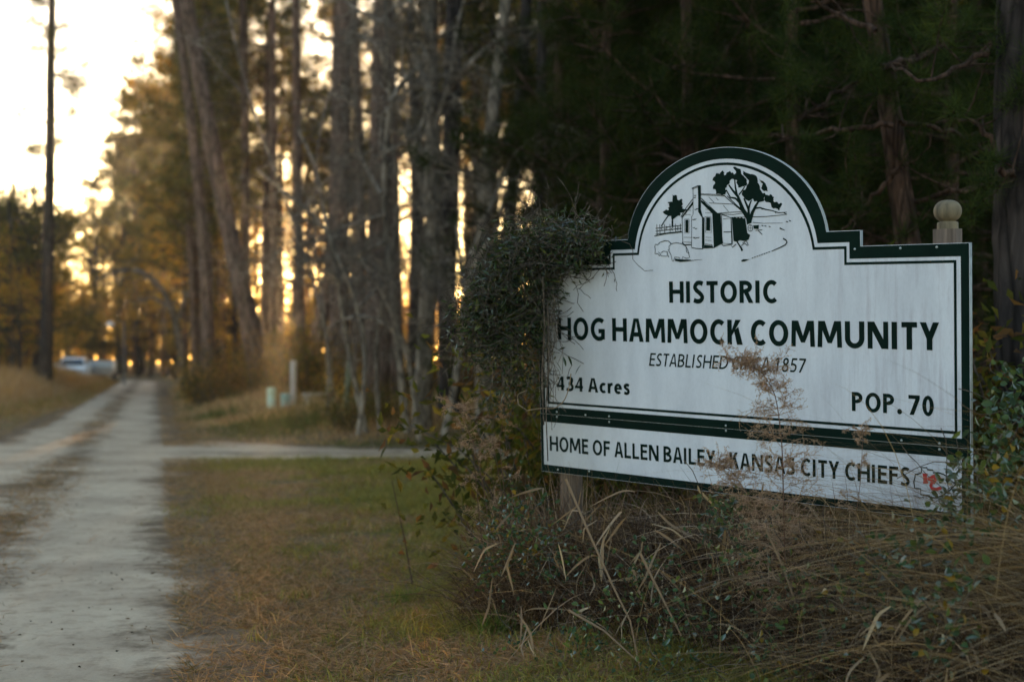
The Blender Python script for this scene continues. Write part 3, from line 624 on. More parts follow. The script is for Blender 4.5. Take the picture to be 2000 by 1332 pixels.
def plant(kind, i, px, Y, H=None, rz=None, label='', group=None, lean=(0, 0), sxy=None, dz=-.1):
    a = ARCH[kind][i]; o = a if a.name not in USED else copy_tree(a); USED.add(a.name)
    H0 = {'pine': 21, 'oak': 11+i, 'bare': 7.5, 'young': 9, 'shrub': 1.4}[kind]; s = (H or H0)/H0; x = (px-1000)/FPX*Y
    o.location = (x, Y, float(gh(x, Y))+dz); o.scale = (sxy or s, sxy or s, s); o.rotation_euler = (lean[0], lean[1], rng.uniform(0, 6.28) if rz is None else rz)
    o['label'] = label
    if group: o['group'] = group
    elif 'group' in o: del o['group']
    return o
def bole(px_pts, Y, r0, r1, mat, label, name='pine_tree', crown=None, n=14, ridge=.05, stubs=6, cat='tree', flare=1.35):
    """a tree whose trunk passes through measured points; top may leave the frame"""
    q = [P(a, b, Y) for a, b in px_pts]; base = q[0].copy(); base[2] = float(gh(base[0], Y))-.15
    root = thing(name, label, cat, base); pts = [np.zeros(3)]+[a-base for a in q if a[2]-base[2] > .3]
    pts = np.array(pts); tt = np.concatenate([[0], np.cumsum(np.linalg.norm(np.diff(pts, axis=0), axis=1))]); s = np.linspace(0, tt[-1], 36)
    PP = np.column_stack([np.interp(s, tt, pts[:, k]) for k in range(3)]); ker = np.array([.25, .5, .25])
    for _ in range(6): PP[1:-1] = .5*PP[1:-1]+.25*(PP[:-2]+PP[2:])
    PP[1:-1, 1] += np.cumsum(rng.normal(size=34))*.01
    rr = np.linspace(r0, r1, 36)*(1+(flare-1)*np.exp(-s/.5)); m = MB(); m.tube(PP, rr, n, ridge=ridge, cap=True); m.build('trunk', mat, root, True)
    b = MB()
    for _ in range(stubs):
        k = rng.integers(8, 34); a = rng.uniform(0, 6.28); sp, _d = wander(PP[k], (math.cos(a), math.sin(a)*.6, .15), rng.uniform(.4, 1.8), 5, .25); b = MB(); b.tube(sp, np.linspace(r1*.22, .006, 6), 5); b.build('branch', mat, root, True)
    if crown:
        for h0, sc in crown:
            k = np.argmin(np.abs(PP[:, 2]-h0)); cm = ARCHCROWN['pine']; c = link('crown', cm[rng.integers(len(cm))], root, PP[k]-np.array([0, 0, 9.0*sc])); c.scale = (sc,)*3; c.rotation_euler[2] = rng.uniform(0, 6.28)
    return root, PP, base
ARCHCROWN = {'pine': [c.data for a in ARCH['pine'] for c in KIDS[a.name] if c.name.startswith('crown')]}

# ------------------------------------------------------------------ named trees of the middle distance
def tufts_on(root, PP, hs, L, mat=M_BARK, nn=40, needle=.035, nl=.32):
    """short side boughs with a needle tuft or two, as on the lone pine"""
    c = MB()
    for h, a in hs:
        b = MB()
        k = np.argmin(np.abs(PP[:, 2]-h)); sp, _d = wander(PP[k], (math.cos(a), math.sin(a), .12), L*rng.uniform(.5, 1.2), 5, .2, .03); b.tube(sp, np.linspace(.04, .012, 6), 4)
        for q in list(sp[2:])+[sp[-1]+rng.normal(size=3)*.35, sp[-2]+rng.normal(size=3)*.3]:
            needles(c, q+rng.normal(size=(nn, 3))*.16, unit(rdir(nn)+[0, 0, .3]), rng.uniform(nl*.5, nl, nn), needle, pick(PINE, nn))
        b.build('bough', mat, root, True)
    tag(c.build('crown', M_NEEDLE, root), kind='stuff')
r_, PP, b_ = bole([(88, 790), (92, 600), (95, 330), (97, 100), (98, -40)], 62, .30, .16, M_BARKDARK, 'tall thin pine with sparse tufts, standing alone against the bright sky at far left', stubs=3)
tufts_on(r_, PP, [(h, a) for h, a in zip(rng.uniform(10.5, 18.5, 22), rng.choice([0, 3.14, 1.2, 4.0, 2.5, 5.6], 22)+rng.normal(size=22)*.4)], 1.6, nn=56, needle=.034, nl=.34)
bole([(512, 790), (490, 640), (455, 490), (415, 300), (385, 130), (350, -60)], 44, .31, .21, M_BARK, 'thick pine leaning left from its foot, its trunk crossing the whole upper left', crown=[(14.5, .8)])
bole([(412, 780), (405, 600), (392, 420), (372, 240), (350, 60), (330, -60)], 52, .23, .14, M_BARK, 'slim pine just left of the big leaning trunk, leaning the same way')
bole([(385, 760), (378, 600), (366, 400), (360, 250)], 66, .2, .12, M_BARK, 'straight pine farther back behind the slim leaning pine', crown=[(12.2, .8)])
bole([(440, 770), (432, 560), (425, 380), (410, 200)], 70, .19, .11, M_BARK, 'narrow pine trunk half hidden behind the leaning trunk', crown=[(14, .75)])
bole([(483, 770), (480, 500), (478, 300), (474, 60), (470, -40)], 56, .19, .13, M_BARK, 'upright pine just right of the leaning trunk', crown=[(14, .85)])
bole([(516, 760), (518, 500), (520, 260), (522, 20)], 60, .19, .12, M_BARK, 'left one of two close upright pines in front of the sunset', crown=[(15, .7)])
bole([(541, 765), (536, 540), (532, 300), (529, 0)], 54, .18, .12, M_BARK, 'right one of two close upright pines in front of the sunset', crown=[(14, .7)])
bole([(590, 770), (584, 500), (580, 300), (577, 60), (576, -40)], 50, .19, .13, M_BARK, 'straight pine rising behind the weathered grey post', crown=[(13, .8)])
bole([(598, 765), (622, 640), (645, 560), (655, 400), (660, 180), (662, -40)], 46, .24, .2, M_BARK, 'stout pine bending right just above its foot beside the plank', flare=1.1)
bole([(660, 770), (662, 560), (668, 300), (672, 0)], 40, .28, .2, M_BARK, 'broad brown pine trunk behind the bare twiggy saplings')
bole([(735, 815), (738, 600), (742, 380), (745, 120), (748, -40)], 34, .31, .22, M_BARK, 'thickest brown trunk in the middle of the tree row')
bole([(775, 800), (772, 560), (765, 300), (760, 0)], 38, .2, .14, M_BARK, 'slender dark trunk close behind the thickest trunk')
bole([(700, 790), (704, 560), (700, 300), (690, 0)], 44, .18, .13, M_BARK, 'narrow trunk between the two broad brown trunks')
bole([(822, 850), (835, 600), (850, 400), (842, 200), (838, -40)], 27.5, .18, .13, M_BARKGREY, 'pale grey hardwood with lichen patches and spreading crooked limbs', name='hardwood_tree', stubs=0)
bole([(803, 790), (808, 600), (812, 400), (806, 200), (800, -40)], 45, .17, .12, M_BARKDARK, 'dark straight pine filling the gap left of the pale grey hardwood', crown=[(12.5, .8)])
bole([(878, 800), (872, 560), (880, 330), (885, 100), (888, -40)], 30, .22, .17, M_BARKDARK, 'dark upright trunk right of the pale grey hardwood')
bole([(945, 780), (938, 560), (948, 330), (975, 120), (992, -40)], 26, .15, .10, M_BARKGREY, 'thin pale trunk leaning right above the vine', name='hardwood_tree')
bole([(1010, 760), (985, 500), (1008, 320), (1022, 120), (1030, -40)], 30, .17, .11, M_BARKDARK, 'dark crooked trunk behind the top of the vine')
bole([(1052, 760), (1048, 500), (1056, 300), (1060, 0)], 24, .11, .08, M_BARKDARK, 'slim dark trunk left of the sign arch')
# crooked pale limbs of the hardwood and its neighbours
def limbs(root_pts, Y, r, label, n_sub=5, name='bare_tree'):
    n_sub += 5
    base = P(*root_pts[0][0], Y); base[2] = max(base[2], 0); root = thing(name, label, 'tree', (base[0], Y, float(gh(base[0], Y))-.1)); o = np.array(root.location)
    for li, path in enumerate(root_pts):
        w = MB(); b = MB()
        q = np.array([P(a, c, Y+(0 if li == 0 else rng.normal()*.5))-o for a, c in path]); tt = np.linspace(0, 1, len(q)); s = np.linspace(0, 1, 16)
        PP = np.column_stack([np.interp(s, tt, q[:, k]) for k in range(3)])
        for _ in range(2): PP[1:-1] = .5*PP[1:-1]+.25*(PP[:-2]+PP[2:])
        rr = np.linspace(r*(1 if li == 0 else .6), r*(.5 if li == 0 else .15), 16); (w if li == 0 else b).tube(PP, rr, 8)
        def tw(p, d, L, rad, lv):
            sp, dd = wander(p, d, L, 6, .24, -.06); b.tube(sp, np.linspace(rad, rad*.4, 7), 4 if lv == 0 else 3)
            if lv < 2:
                for _ in range(4): tw(sp[rng.integers(1, 6)], unit(dd+rng.normal(size=3)*.8), L*.6, rad*.5, lv+1)
        for _ in range(n_sub):
            k = rng.integers(3, 16); tw(PP[k], unit(np.array([rng.normal(), rng.normal()*.6, rng.uniform(-.3, .6)])), rng.uniform(.5, 1.4), r*.16, 0)
        if w.v: w.build('trunk', M_BARKGREY, root, True)
        tw_ = b.build('twigs' if li == 0 else 'branch', M_BARKGREY, root, True)
        if li == 0: tag(tw_, kind='stuff')
    return root
limbs([[(838, 420), (842, 200), (838, 0), (835, -60)], [(840, 180), (800, 90), (760, 50), (700, 20), (660, -10)], [(845, 260), (880, 160), (890, 60), (910, -20)], [(850, 200), (930, 110), (990, 60), (1090, 45)],
       [(845, 330), (800, 260), (760, 200), (745, 230), (740, 300), (770, 320)], [(842, 100), (800, 0), (790, -30)]], 27.2, .12, 'upper crooked limbs of a pale leafless tree tangled before the grey hardwood', 7)
limbs([[(795, 845), (770, 600), (745, 380), (760, 190), (800, 140)], [(745, 380), (700, 300), (690, 200), (640, 180)], [(752, 300), (820, 260), (850, 130)], [(765, 190), (740, 90), (690, 60)], [(750, 420), (680, 440), (600, 480)], [(757, 470), (690, 500), (640, 560)]], 25, .07, 'leafless sapling with hooked drooping twigs in the middle of the tree row', 9)
limbs([[(868, 850), (900, 700), (905, 560), (950, 470), (1000, 440), (1090, 410)], [(905, 560), (890, 430), (930, 330)], [(920, 500), (1000, 300), (1080, 240)], [(895, 600), (850, 500)]], 21, .06, 'dark crooked sapling arching right toward the vine on the sign', 7)
limbs([[(715, 845), (670, 640), (650, 450), (560, 380), (500, 330)], [(655, 560), (720, 470), (800, 420), (830, 380)], [(650, 460), (690, 400), (760, 330)], [(652, 500), (560, 520), (520, 560)]], 26, .055, 'low leafless sapling sweeping left before the sunset', 8)
limbs([[(960, 850), (930, 650), (960, 480), (1000, 330), (1060, 250)], [(945, 560), (880, 500), (840, 380)], [(970, 440), (930, 330), (900, 200)]], 24, .05, 'thin grey sapling crossing in front of the bright gap left of the vine', 11)
limbs([[(655, 830), (640, 640), (610, 470), (620, 260), (650, 160)], [(612, 480), (560, 420), (480, 400)], [(612, 420), (640, 380), (690, 380)]], 33, .035, 'spindly leafless sapling before the brightest part of the sunset', 9)
limbs([[(700, 850), (720, 700), (690, 560), (640, 470), (620, 330), (580, 250)], [(700, 600), (760, 540), (800, 560)], [(640, 470), (560, 470), (520, 520)]], 24, .05, 'tangled leafless sapling leaning left across the thickest trunk', 11)
for i in (1, 2, 3, 5, 7, 8):
    a = (585, 640, 700, 742, 790, 850, 905, 965, 1020)[i]; t1 = a+rng.normal()*50; t2 = t1+rng.normal()*60; b0_ = 850-rng.uniform(0, 40)
    lb_ = limbs([[(a, b0_), (a+rng.normal()*20, 650), (t1, 430), (t2, 200), (t2+rng.normal()*50, -20)], [(t1, 430), (t1+rng.choice([-1, 1])*80, 330), (t1+rng.choice([-1, 1])*130, 300)], [(t2, 200), (t2+rng.choice([-1, 1])*90, 90), (t2+rng.choice([-1, 1])*150, 60)], [((a+t1)/2, 540), (a+rng.choice([-1, 1])*90, 480), (a+rng.choice([-1, 1])*120, 520)]], rng.uniform(25, 40), rng.uniform(.03, .05), 'slender leafless sapling in the brown tangle among the thick trunks', 10)
    lb_['group'] = 'leafless saplings tangled among the thick trunks'
limbs([[(820, 860), (800, 700), (770, 640), (700, 610), (640, 640)], [(790, 680), (850, 600), (900, 560)], [(800, 690), (740, 560), (700, 500)]], 23, .045, 'dead brushy sapling low down between the tree row and the vine', 10)
limbs([[(360, 770), (350, 650), (320, 560), (260, 520), (200, 540)], [(340, 610), (300, 580), (250, 590)], [(345, 630), (380, 540), (400, 500)]], 72, .20, 'arched limb of an oak reaching over the sandy road', 6, 'oak_tree')

# ------------------------------------------------------------------ named trees on the right, close behind the sign
r_, PPa, ba = bole([(1790, 900), (1782, 520), (1755, 330), (1738, 190), (1715, 60), (1700, -60)], 10.2, .105, .065, M_BARKRED, 'reddish crooked pine behind the arch, left of the ball-topped post', n=18, ridge=.09, stubs=0)
def boughs(root, base, Y, paths, r=.022, tuft=26, twigs=5, nl=.2):
    c = MB(); o = np.array(base)
    for path in paths:
        b = MB()
        q = np.array([P(a, d, Y+rng.normal()*.25)-o for a, d in path]); tt = np.linspace(0, 1, len(q)); s = np.linspace(0, 1, 14); PP = np.column_stack([np.interp(s, tt, q[:, k]) for k in range(3)]); PP[1:-1] = .5*PP[1:-1]+.25*(PP[:-2]+PP[2:]); PP[1:-1] += rng.normal(size=(12, 3))*.012
        b.tube(PP, np.linspace(r, r*.3, 14), 7)
        for _ in range(twigs):
            k = rng.integers(3, 14); sp, _d = wander(PP[k], unit(rng.normal(size=3)+[0, 0, .2]), rng.uniform(.3, .8), 5, .25); b.tube(sp, np.linspace(r*.3, .003, 6), 4)
            for q in sp[3:]:
                needles(c, q+rng.normal(size=(tuft*2, 3))*.02, unit(rdir(tuft*2)+[0, 0, .3]), rng.uniform(nl*.6, nl, tuft*2), .006, pick(PINE[:3], tuft*2))
        b.build('bough', M_BARKRED, root, True)
    tag(c.build('crown', M_NEEDLE, root), kind='stuff')
boughs(r_, ba, 10.2, [[(1725, 130), (1800, 110), (1850, 80), (1960, 60)], [(1730, 135), (1650, 170), (1560, 235)], [(1745, 245), (1660, 250), (1580, 260), (1520, 275)], [(1760, 240), (1850, 250), (1910, 280), (1950, 310)], [(1735, 140), (1790, 110), (1870, 80)], [(1780, 395), (1860, 375), (1930, 365), (2010, 370)], [(1712, 60), (1620, 20), (1560, -20)],
                      [(1760, 330), (1690, 400), (1640, 460)]], twigs=7)
r_, PPb, bb = bole([(1996, 900), (1988, 700), (1982, 480), (1986, 250), (1992, 0), (1994, -60)], 9.0, .155, .135, M_BARKDARK, 'big dark furrowed pine trunk at the right edge behind the sign', n=22, ridge=.07, stubs=0, flare=1.2)
boughs(r_, bb, 9.0, [[(1960, 80), (1880, 130), (1800, 160), (1740, 120)], [(1960, 300), (1900, 230), (1830, 240)], [(1975, 110), (2040, 60)], [(1955, 330), (2010, 350)]], twigs=5)
for i, (px, Y, H, k, lb) in enumerate([
    (1560, 13.5, 9.5, 0, 'young pine with dense dark needles directly above the sign arch'), (1330, 14.5, 9.0, 1, 'bushy young pine behind the left shoulder of the sign arch'),
    (1190, 17.0, 9.5, 0, 'young pine whose needle tufts fringe the gap of bright sky left of the arch'), (1860, 13.0, 9.0, 1, 'dim young pine seen behind the ball-topped post'),
    (1470, 18.0, 11.0, 1, 'tall young pine farther back above the middle of the sign'), (1700, 17.0, 11.0, 0, 'dim young pine farther back between the two near trunks'),
    (2020, 14.0, 10, 1, 'young pine past the right edge trunk, only its left boughs in view'), (1100, 22, 12, 1, 'shadowy pine standing over the vine-covered end of the sign')]):
    plant('young', k, px, Y, H, None, lb)
GR = 'dim crowded pines in the dark wood behind the sign'
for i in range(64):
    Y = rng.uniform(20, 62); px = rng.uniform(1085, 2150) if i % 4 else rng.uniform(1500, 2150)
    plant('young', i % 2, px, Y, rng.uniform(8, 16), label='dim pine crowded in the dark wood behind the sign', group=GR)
for i in range(40):
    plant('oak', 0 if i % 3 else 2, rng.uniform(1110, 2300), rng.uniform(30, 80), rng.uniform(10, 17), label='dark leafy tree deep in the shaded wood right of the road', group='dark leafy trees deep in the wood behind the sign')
for i in range(26):
    plant('pine', i % 3, rng.uniform(1090, 2050), rng.uniform(24, 60), rng.uniform(18, 24), label='tall dark pine trunk standing deep in the wood behind the sign', group='tall pines deep in the wood behind the sign')
# canopy and golden wood on the left and centre
for i in range(13):
    px = 360+i*33+rng.normal()*8; Y = rng.uniform(58, 90); plant('pine', i % 3, px, Y, rng.uniform(13, 20), label='tall pine among the blurred backlit pines beyond the leaning trunk', group='backlit pines beyond the leaning trunk')
for i in range(9):
    plant('pine', i % 3, rng.uniform(760, 1100), rng.uniform(42, 80), rng.uniform(17, 23), label='dark tall pine among those between the grey hardwood and the sign', group='dark pines between the hardwood and the sign')
for i in range(7):
    plant('oak', 0, rng.uniform(-60, 100), rng.uniform(60, 80), rng.uniform(8, 11), label='dark green round-topped tree at the far left behind the lone pine', group='dark round-topped trees at far left')
for i in range(23):
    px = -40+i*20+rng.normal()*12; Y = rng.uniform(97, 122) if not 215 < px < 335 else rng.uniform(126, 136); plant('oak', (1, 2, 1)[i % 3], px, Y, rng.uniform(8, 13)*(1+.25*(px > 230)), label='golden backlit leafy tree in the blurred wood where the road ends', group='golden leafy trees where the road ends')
for i in range(9):
    plant('pine', i % 3, rng.uniform(100, 400), rng.uniform(128, 148), rng.uniform(13, 17), label='thin distant pine among the golden trees where the road ends', group='distant pines where the road ends')
for i in range(26):
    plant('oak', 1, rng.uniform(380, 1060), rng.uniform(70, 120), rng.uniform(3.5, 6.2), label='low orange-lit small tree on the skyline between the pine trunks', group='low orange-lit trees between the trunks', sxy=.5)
for i in range(34):
    px = rng.uniform(600, 1080); Y = rng.uniform(27, 50) if i % 2 else rng.uniform(40, 55); px = px if Y < 40 else rng.uniform(330, 1080); plant('shrub', i % 3, px, Y, rng.uniform(.7, 1.7), label='low dark bush in the undergrowth at the foot of the tree row', group='bushes at the foot of the tree row')
for i in range(18):
    plant('shrub', (1, 2)[i % 2], rng.uniform(-60, 90), rng.uniform(64, 92), rng.uniform(1.0, 2.0), label='bushy golden scrub on the left verge near the parked car', group='golden scrub on the left verge')
for i in range(22):
    plant('shrub', 0, rng.uniform(1060, 2050), rng.uniform(8.5, 16), rng.uniform(.8, 1.8), label='shaded bush under the trees behind the sign', group='shaded bushes behind the sign')
for i in range(16):
    plant('shrub', 0, rng.uniform(1190, 1480), rng.uniform(8.3, 11.0), rng.uniform(1.1, 1.5), sxy=.7, label='leafy bush added close behind the sign to screen low sun under its boards', group='bushes added to screen low sun under the sign')  # added along the sun path to keep low sun off the thicket
for i in range(18):
    px = rng.uniform(20, 90) if i % 3 == 0 else rng.uniform(430, 720); plant('oak', 1, px, rng.uniform(62, 98), rng.uniform(6, 10) if px < 430 else rng.uniform(3.5, 5.5), label='yellow-green backlit small tree between the road and the pine row', group='backlit small trees between road and pines')
for i in (0, 1, 2, 7, 8):
    plant('oak', (2, 1, 0, 2, 1, 2, 0, 2, 1)[i], (385, 400, 425, 450, 505, 560, 625, 700, 390)[i], (88, 80, 74, 84, 78, 90, 72, 80, 95)[i], (14, 15, 14, 16, 13, 17, 15, 16, 17)[i], label='broad-crowned leafy tree filling the canopy behind the leaning pine', group='leafy trees filling the canopy behind the pines', sxy=1.15)
for i in range(9):
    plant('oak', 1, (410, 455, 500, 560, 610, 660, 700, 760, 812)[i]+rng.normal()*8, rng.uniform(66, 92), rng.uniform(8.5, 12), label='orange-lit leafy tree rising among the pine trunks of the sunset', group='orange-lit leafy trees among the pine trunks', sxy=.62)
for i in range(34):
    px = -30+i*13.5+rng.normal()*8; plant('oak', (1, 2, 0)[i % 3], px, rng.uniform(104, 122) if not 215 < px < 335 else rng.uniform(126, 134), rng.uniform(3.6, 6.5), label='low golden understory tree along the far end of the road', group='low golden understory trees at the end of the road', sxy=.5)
for i in range(26):
    Y = rng.uniform(50, 95); plant('shrub', (1, 2)[i % 2], 305+8000/Y+rng.uniform(0, 230), Y, rng.uniform(.9, 1.9), label='brown bush on the bank between the road and the leaning pine', group='brown bushes on the bank right of the road')
for i in range(12):
    Y = rng.uniform(38, 52); plant('shrub', (0, 1)[i % 2], 305+6400/Y+rng.uniform(0, 150), Y, rng.uniform(1.3, 2.1), label='tall brown-green bush added at the right edge of the road to block low sun', group='sun-blocking bushes added near the right edge of the road')  # extra bushes added to stop a sun streak across the road
for i in range(3):
    plant('pine', (2, 0, 2)[i], (398, 408, 392)[i], (56, 63, 71, 52, 60)[i], (16, 18, 17, 15, 17)[i], label='full-crowned pine reaching left over the road beside the leaning trunk', group='full-crowned pines beside the leaning trunk')
for i in range(8):
    plant('pine', (2, 0, 1, 2, 0, 2, 1, 2)[i], (228, 262, 296, 322, 246, 345, 180, 280)[i], (134, 128, 138, 127, 142, 118, 140, 150)[i], (23, 27, 28, 26, 24, 27, 19, 27)[i], label='towering pine beyond the bend of the road, its crown against the white sky', group='towering pines beyond the bend of the road')
# far wood: reads as one mass
fw = MB(); n = 60000; px = rng.uniform(-400, 2400, n); Yf = rng.uniform(150, 210, n); x = (px-1000)/FPX*Yf
top = np.where(px < 400, 8.5, np.where(px > 1080, 18, np.where(px < 760, 10.5, 8.5)))*(.82+.36*vn(px*.02, Yf*.05)); z = rng.uniform(0, 1, n)**.8*top
leaves(fw, np.column_stack([x, Yf, z]), rdir(n), rng.uniform(.35, .9, n), .45, pick(GREENS+GOLD, n))
tag(fw.build('distant_wood', M_LEAF), 'far-off wood beyond the clearing reading as one low mass', 'wood', kind='stuff')

# ------------------------------------------------------------------ grasses
TAN = [(.36, .26, .15), (.42, .32, .19), (.30, .20, .115), (.26, .18, .11)]; GRN = [(.18, .175, .05), (.24, .21, .065), (.15, .145, .045)]; BRN = [(.28, .18, .105), (.35, .235, .14), (.22, .135, .08)]
def field(n, fx, fy, keep=None):
    x = fx(n); y = fy(n); k = np.ones(n, bool) if keep is None else keep(x, y); return x[k], y[k]
# lawn
n = 380000; Yg = 4.9*np.exp(rng.random(n)*math.log(24/4.9)); px = rng.uniform(150, 1250+900*(Yg < 12), n); x = (px-1000)/FPX*Yg; l = lat(x, Yg)
k = (l > .25+.3*(vn(x, Yg, 2)-.5)+rng.normal(size=n)*.12) & (np.abs(Yg-trackz(x)) > .55+.8*vn(x, Yg, 1.1)+1.6*np.clip((-2.0-x)/4.2, 0, 1)**1.5+rng.normal(size=n)*.2) & (rng.random(n) < .35+.65*vn(x, Yg, 1.7))
x, y = x[k], Yg[k]; l = l[k]; gm = vn(x, y, .55)*.6+vn(x, y, 1.9)*.4+np.clip((l-1.9)*.15, -.34, .12); isg = (gm+rng.normal(size=len(x))*.12) > .51
col = np.where(isg[:, None], pick(GRN, len(x)), pick(BRN+TAN[2:], len(x))); d = unit(rng.normal(size=(len(x), 3))*[.5, .5, .1]+[0, 0, .75]); d[:, 2] = np.where(isg, d[:, 2], d[:, 2]*.35); d = unit(d)
g1 = MB(); blades(g1, np.column_stack([x, y, gh(x, y)-.005]), d, rng.uniform(.03, .085, len(x))*(1+.4*isg)*(.5+1.3*vn(x, y, 4.5)), rng.uniform(.0022, .005, len(x))*(1+y*.05), .4, col, 2)
for _ in range(150):                                 # rougher tufts here and there
    Yt = rng.uniform(6.8, 19); xt = rng.uniform(-.2*Yt-.2, .9); nt_ = 34
    if lat(xt, Yt) < .5 or abs(Yt-trackz(xt)) < 1.8: continue
    blades(g1, np.column_stack([xt+rng.normal(size=nt_)*.05, Yt+rng.normal(size=nt_)*.05, np.full(nt_, float(gh(xt, Yt)))]), unit(rng.normal(size=(nt_, 3))*[.4, .4, .1]+[0, 0, 1]), rng.uniform(.06, .17, nt_), .0045, .5, pick(GRN if rng.random() < .5 else BRN+TAN, nt_), 2)
tag(g1.build('lawn_grass', M_GRASS), 'short patchy lawn of green and brown grass between road and sign', 'grass', kind='stuff')
# litter of pine straw along the road edge and on the crown between the wheel tracks
n = 90000; Yg = 6.3*np.exp(rng.random(n)*math.log(60/6.3)); which = rng.random(n); l = np.where(which < .55, np.abs(rng.normal(size=n))*.6+.12, np.where(which < .75, -1.33+rng.normal(size=n)*.22, -2.45-np.abs(rng.normal(size=n))*.6))
x = (l-Yg*LY)/LX; k = (np.abs(Yg-trackz(x)) > 1.4) & (rng.random(n) < vn(x, Yg, 1.3)*1.3); x, y = x[k], Yg[k]; n = len(x)
g2 = MB(); d = unit(rng.normal(size=(n, 3))*[1, 1, .25]+[0, 0, .12]); needles(g2, np.column_stack([x, y, gh(x, y)+.008]), d, rng.uniform(.06, .14, n), .004*(1+y.mean()*.02), pick(BRN+[(.24, .15, .08), (.10, .09, .04)], n))
tag(g2.build('pine_straw', M_STRAW), 'brown pine straw strewn along the edges of the sandy road', 'pine straw', kind='stuff')
n = 600; Yg = 6.3*np.exp(rng.random(n)*math.log(30/6.3)); l = rng.uniform(-2.5, .3, n); x = (l-Yg*LY)/LX; db = MB()
leaves(db, np.column_stack([x, Yg, gh(x, Yg)+.012]), unit(rng.normal(size=(n, 3))*[1, 1, .15]), rng.uniform(.008, .035, n), rng.uniform(.004, .014, n), pick([(.05, .035, .025), (.12, .08, .05), (.2, .15, .1), (.03, .025, .02)], n))
tag(db.build('road_debris', M_STRAW), 'crumbs of bark and leaf scattered on the sandy road', 'debris', kind='stuff')
# rough grass beyond the side track and on both verges
n = 90000; Yg = rng.uniform(24.8, 75, n); px = rng.uniform(200, 1120, n); x = (px-1000)/FPX*Yg; l = lat(x, Yg); k = (l > .9+rng.normal(size=n)*.25) & (Yg > trackz(x)+1.4+1.6*np.clip((-2.0-x)/4.2, 0, 1)**1.5+rng.normal(size=n)*.2); x, y, l = x[k], Yg[k], l[k]; n = len(x)
hgt = np.where((np.abs(x+6.1) < 1.1) & (y > 33.5) & (y < 38.6), .22, 1)*np.clip((y-25)/8, .15, 1)*np.clip((l-.6)/2.5, .2, 1); col = np.where((vn(x, y, .4)+rng.normal(size=n)*.15 > .6)[:, None], pick([(.08, .10, .03), (.07, .08, .03)], n), pick(BRN+TAN, n))
g3 = MB(); blades(g3, np.column_stack([x, y, gh(x, y)-.01]), unit(rng.normal(size=(n, 3))*[.3, .3, .1]+[0, 0, 1]), hgt*rng.uniform(.25, .85, n), .014+y*.00018, .35, col, 2)
tag(g3.build('rough_grass', M_GRASS), 'tall dry rough grass on the bank beyond the side track', 'grass', kind='stuff')
n = 70000; Yg = rng.uniform(24, 105, n); l = -2.5-np.abs(rng.normal(size=n))*5; x = (l-Yg*LY)/LX; px = 1000+x/Yg*FPX; k = px > -60; x, y, l = x[k], Yg[k], l[k]; n = len(x); hgt = np.clip((-l-2.6)/3, .12, 1)*np.clip((y-30)/20, .12, 1)
g4 = MB(); blades(g4, np.column_stack([x, y, gh(x, y)-.01]), unit(rng.normal(size=(n, 3))*[.3, .3, .1]+[0, 0, 1]), hgt*rng.uniform(.3, 1.5, n), .012+y*.00022, .3, np.where((hgt < .3)[:, None] & (rng.random((n, 1)) < .7), pick(GRN+BRN, n), pick(TAN+BRN[:2]+[(.30, .17, .07)], n)), 2)
tag(g4.build('verge_weeds', M_GRASS), 'golden dry weeds along the left verge of the road', 'weeds', kind='stuff')

# thicket of dead grass under and round the sign
def sgnpos(n, s0, s1, f0, f1):                      # along the sign and in front of it (f>0 towards the viewer)
    s = rng.uniform(s0, s1, n); f = rng.uniform(f0, f1, n); x = SO.x+.6916*s-.722*f; y = SO.y-.7216*s-.6892*f; return x, y, s, f
g5 = MB(); n = 30000; x, y, s, f = sgnpos(n, -1.65, 1.9, -.8, 1.15); k = f < .24+.20*(s+1.3)+rng.normal(size=n)*.09; x, y, s, f = x[k], y[k], s[k], f[k]; n = len(x)
hh = np.clip(1.15-.55*np.maximum(f, 0)-.5*np.clip((-s-1.35)/.5, 0, 1), .3, 1.2)
blades(g5, np.column_stack([x, y, gh(x, y)-.02]), unit(rng.normal(size=(n, 3))*[.42, .42, .12]+[0, 0, 1]), hh*rng.uniform(.25, .85, n), rng.uniform(.0025, .007, n), rng.uniform(.1, .9, n), pick([(.11, .072, .052), (.17, .12, .09), (.07, .046, .035), (.30, .225, .165), (.045, .032, .026), (.08, .055, .04)], n, .4), 5)
n = 1300; x, y, s, f = sgnpos(n, -1.28, -.62, .02, .24); blades(g5, np.column_stack([x, y, gh(x, y)-.02]), unit(rng.normal(size=(n, 3))*[.22, .22, .1]+[0, 0, 1]), rng.uniform(.5, .98, n), rng.uniform(.003, .008, n), rng.uniform(.1, .7, n), pick([(.13, .085, .06), (.19, .135, .10), (.08, .052, .04), (.27, .20, .15)], n, .4), 5)
tag(g5.build('dead_grass', M_STRAW), 'dense brown dead grass tangled under the sign', 'grass', kind='stuff')
g7 = MB(); n = 4600; x, y, s, f = sgnpos(n, -1.5, 1.9, -.3, 1.1); k = f < .20+.20*(s+1.3)+rng.normal(size=n)*.08; x, y, s, f = x[k], y[k], s[k], f[k]; n = len(x); hh = np.clip(1.0-.5*np.maximum(f, 0), .3, 1.0)
blades(g7, np.column_stack([x, y, gh(x, y)+rng.uniform(0, .45, n)*hh]), unit(rng.normal(size=(n, 3))*[.5, .5, .2]+[0, 0, .8]), rng.uniform(.22, .55, n), rng.uniform(.004, .012, n), rng.uniform(.6, 1.4, n), pick([(.16, .115, .085), (.28, .21, .155), (.11, .075, .055), (.07, .048, .036)], n, .4), 6)
tag(g7.build('drooping_grass', M_STRAW), 'drooping tan leaves of dead grass matted below the sign', 'grass', kind='stuff')
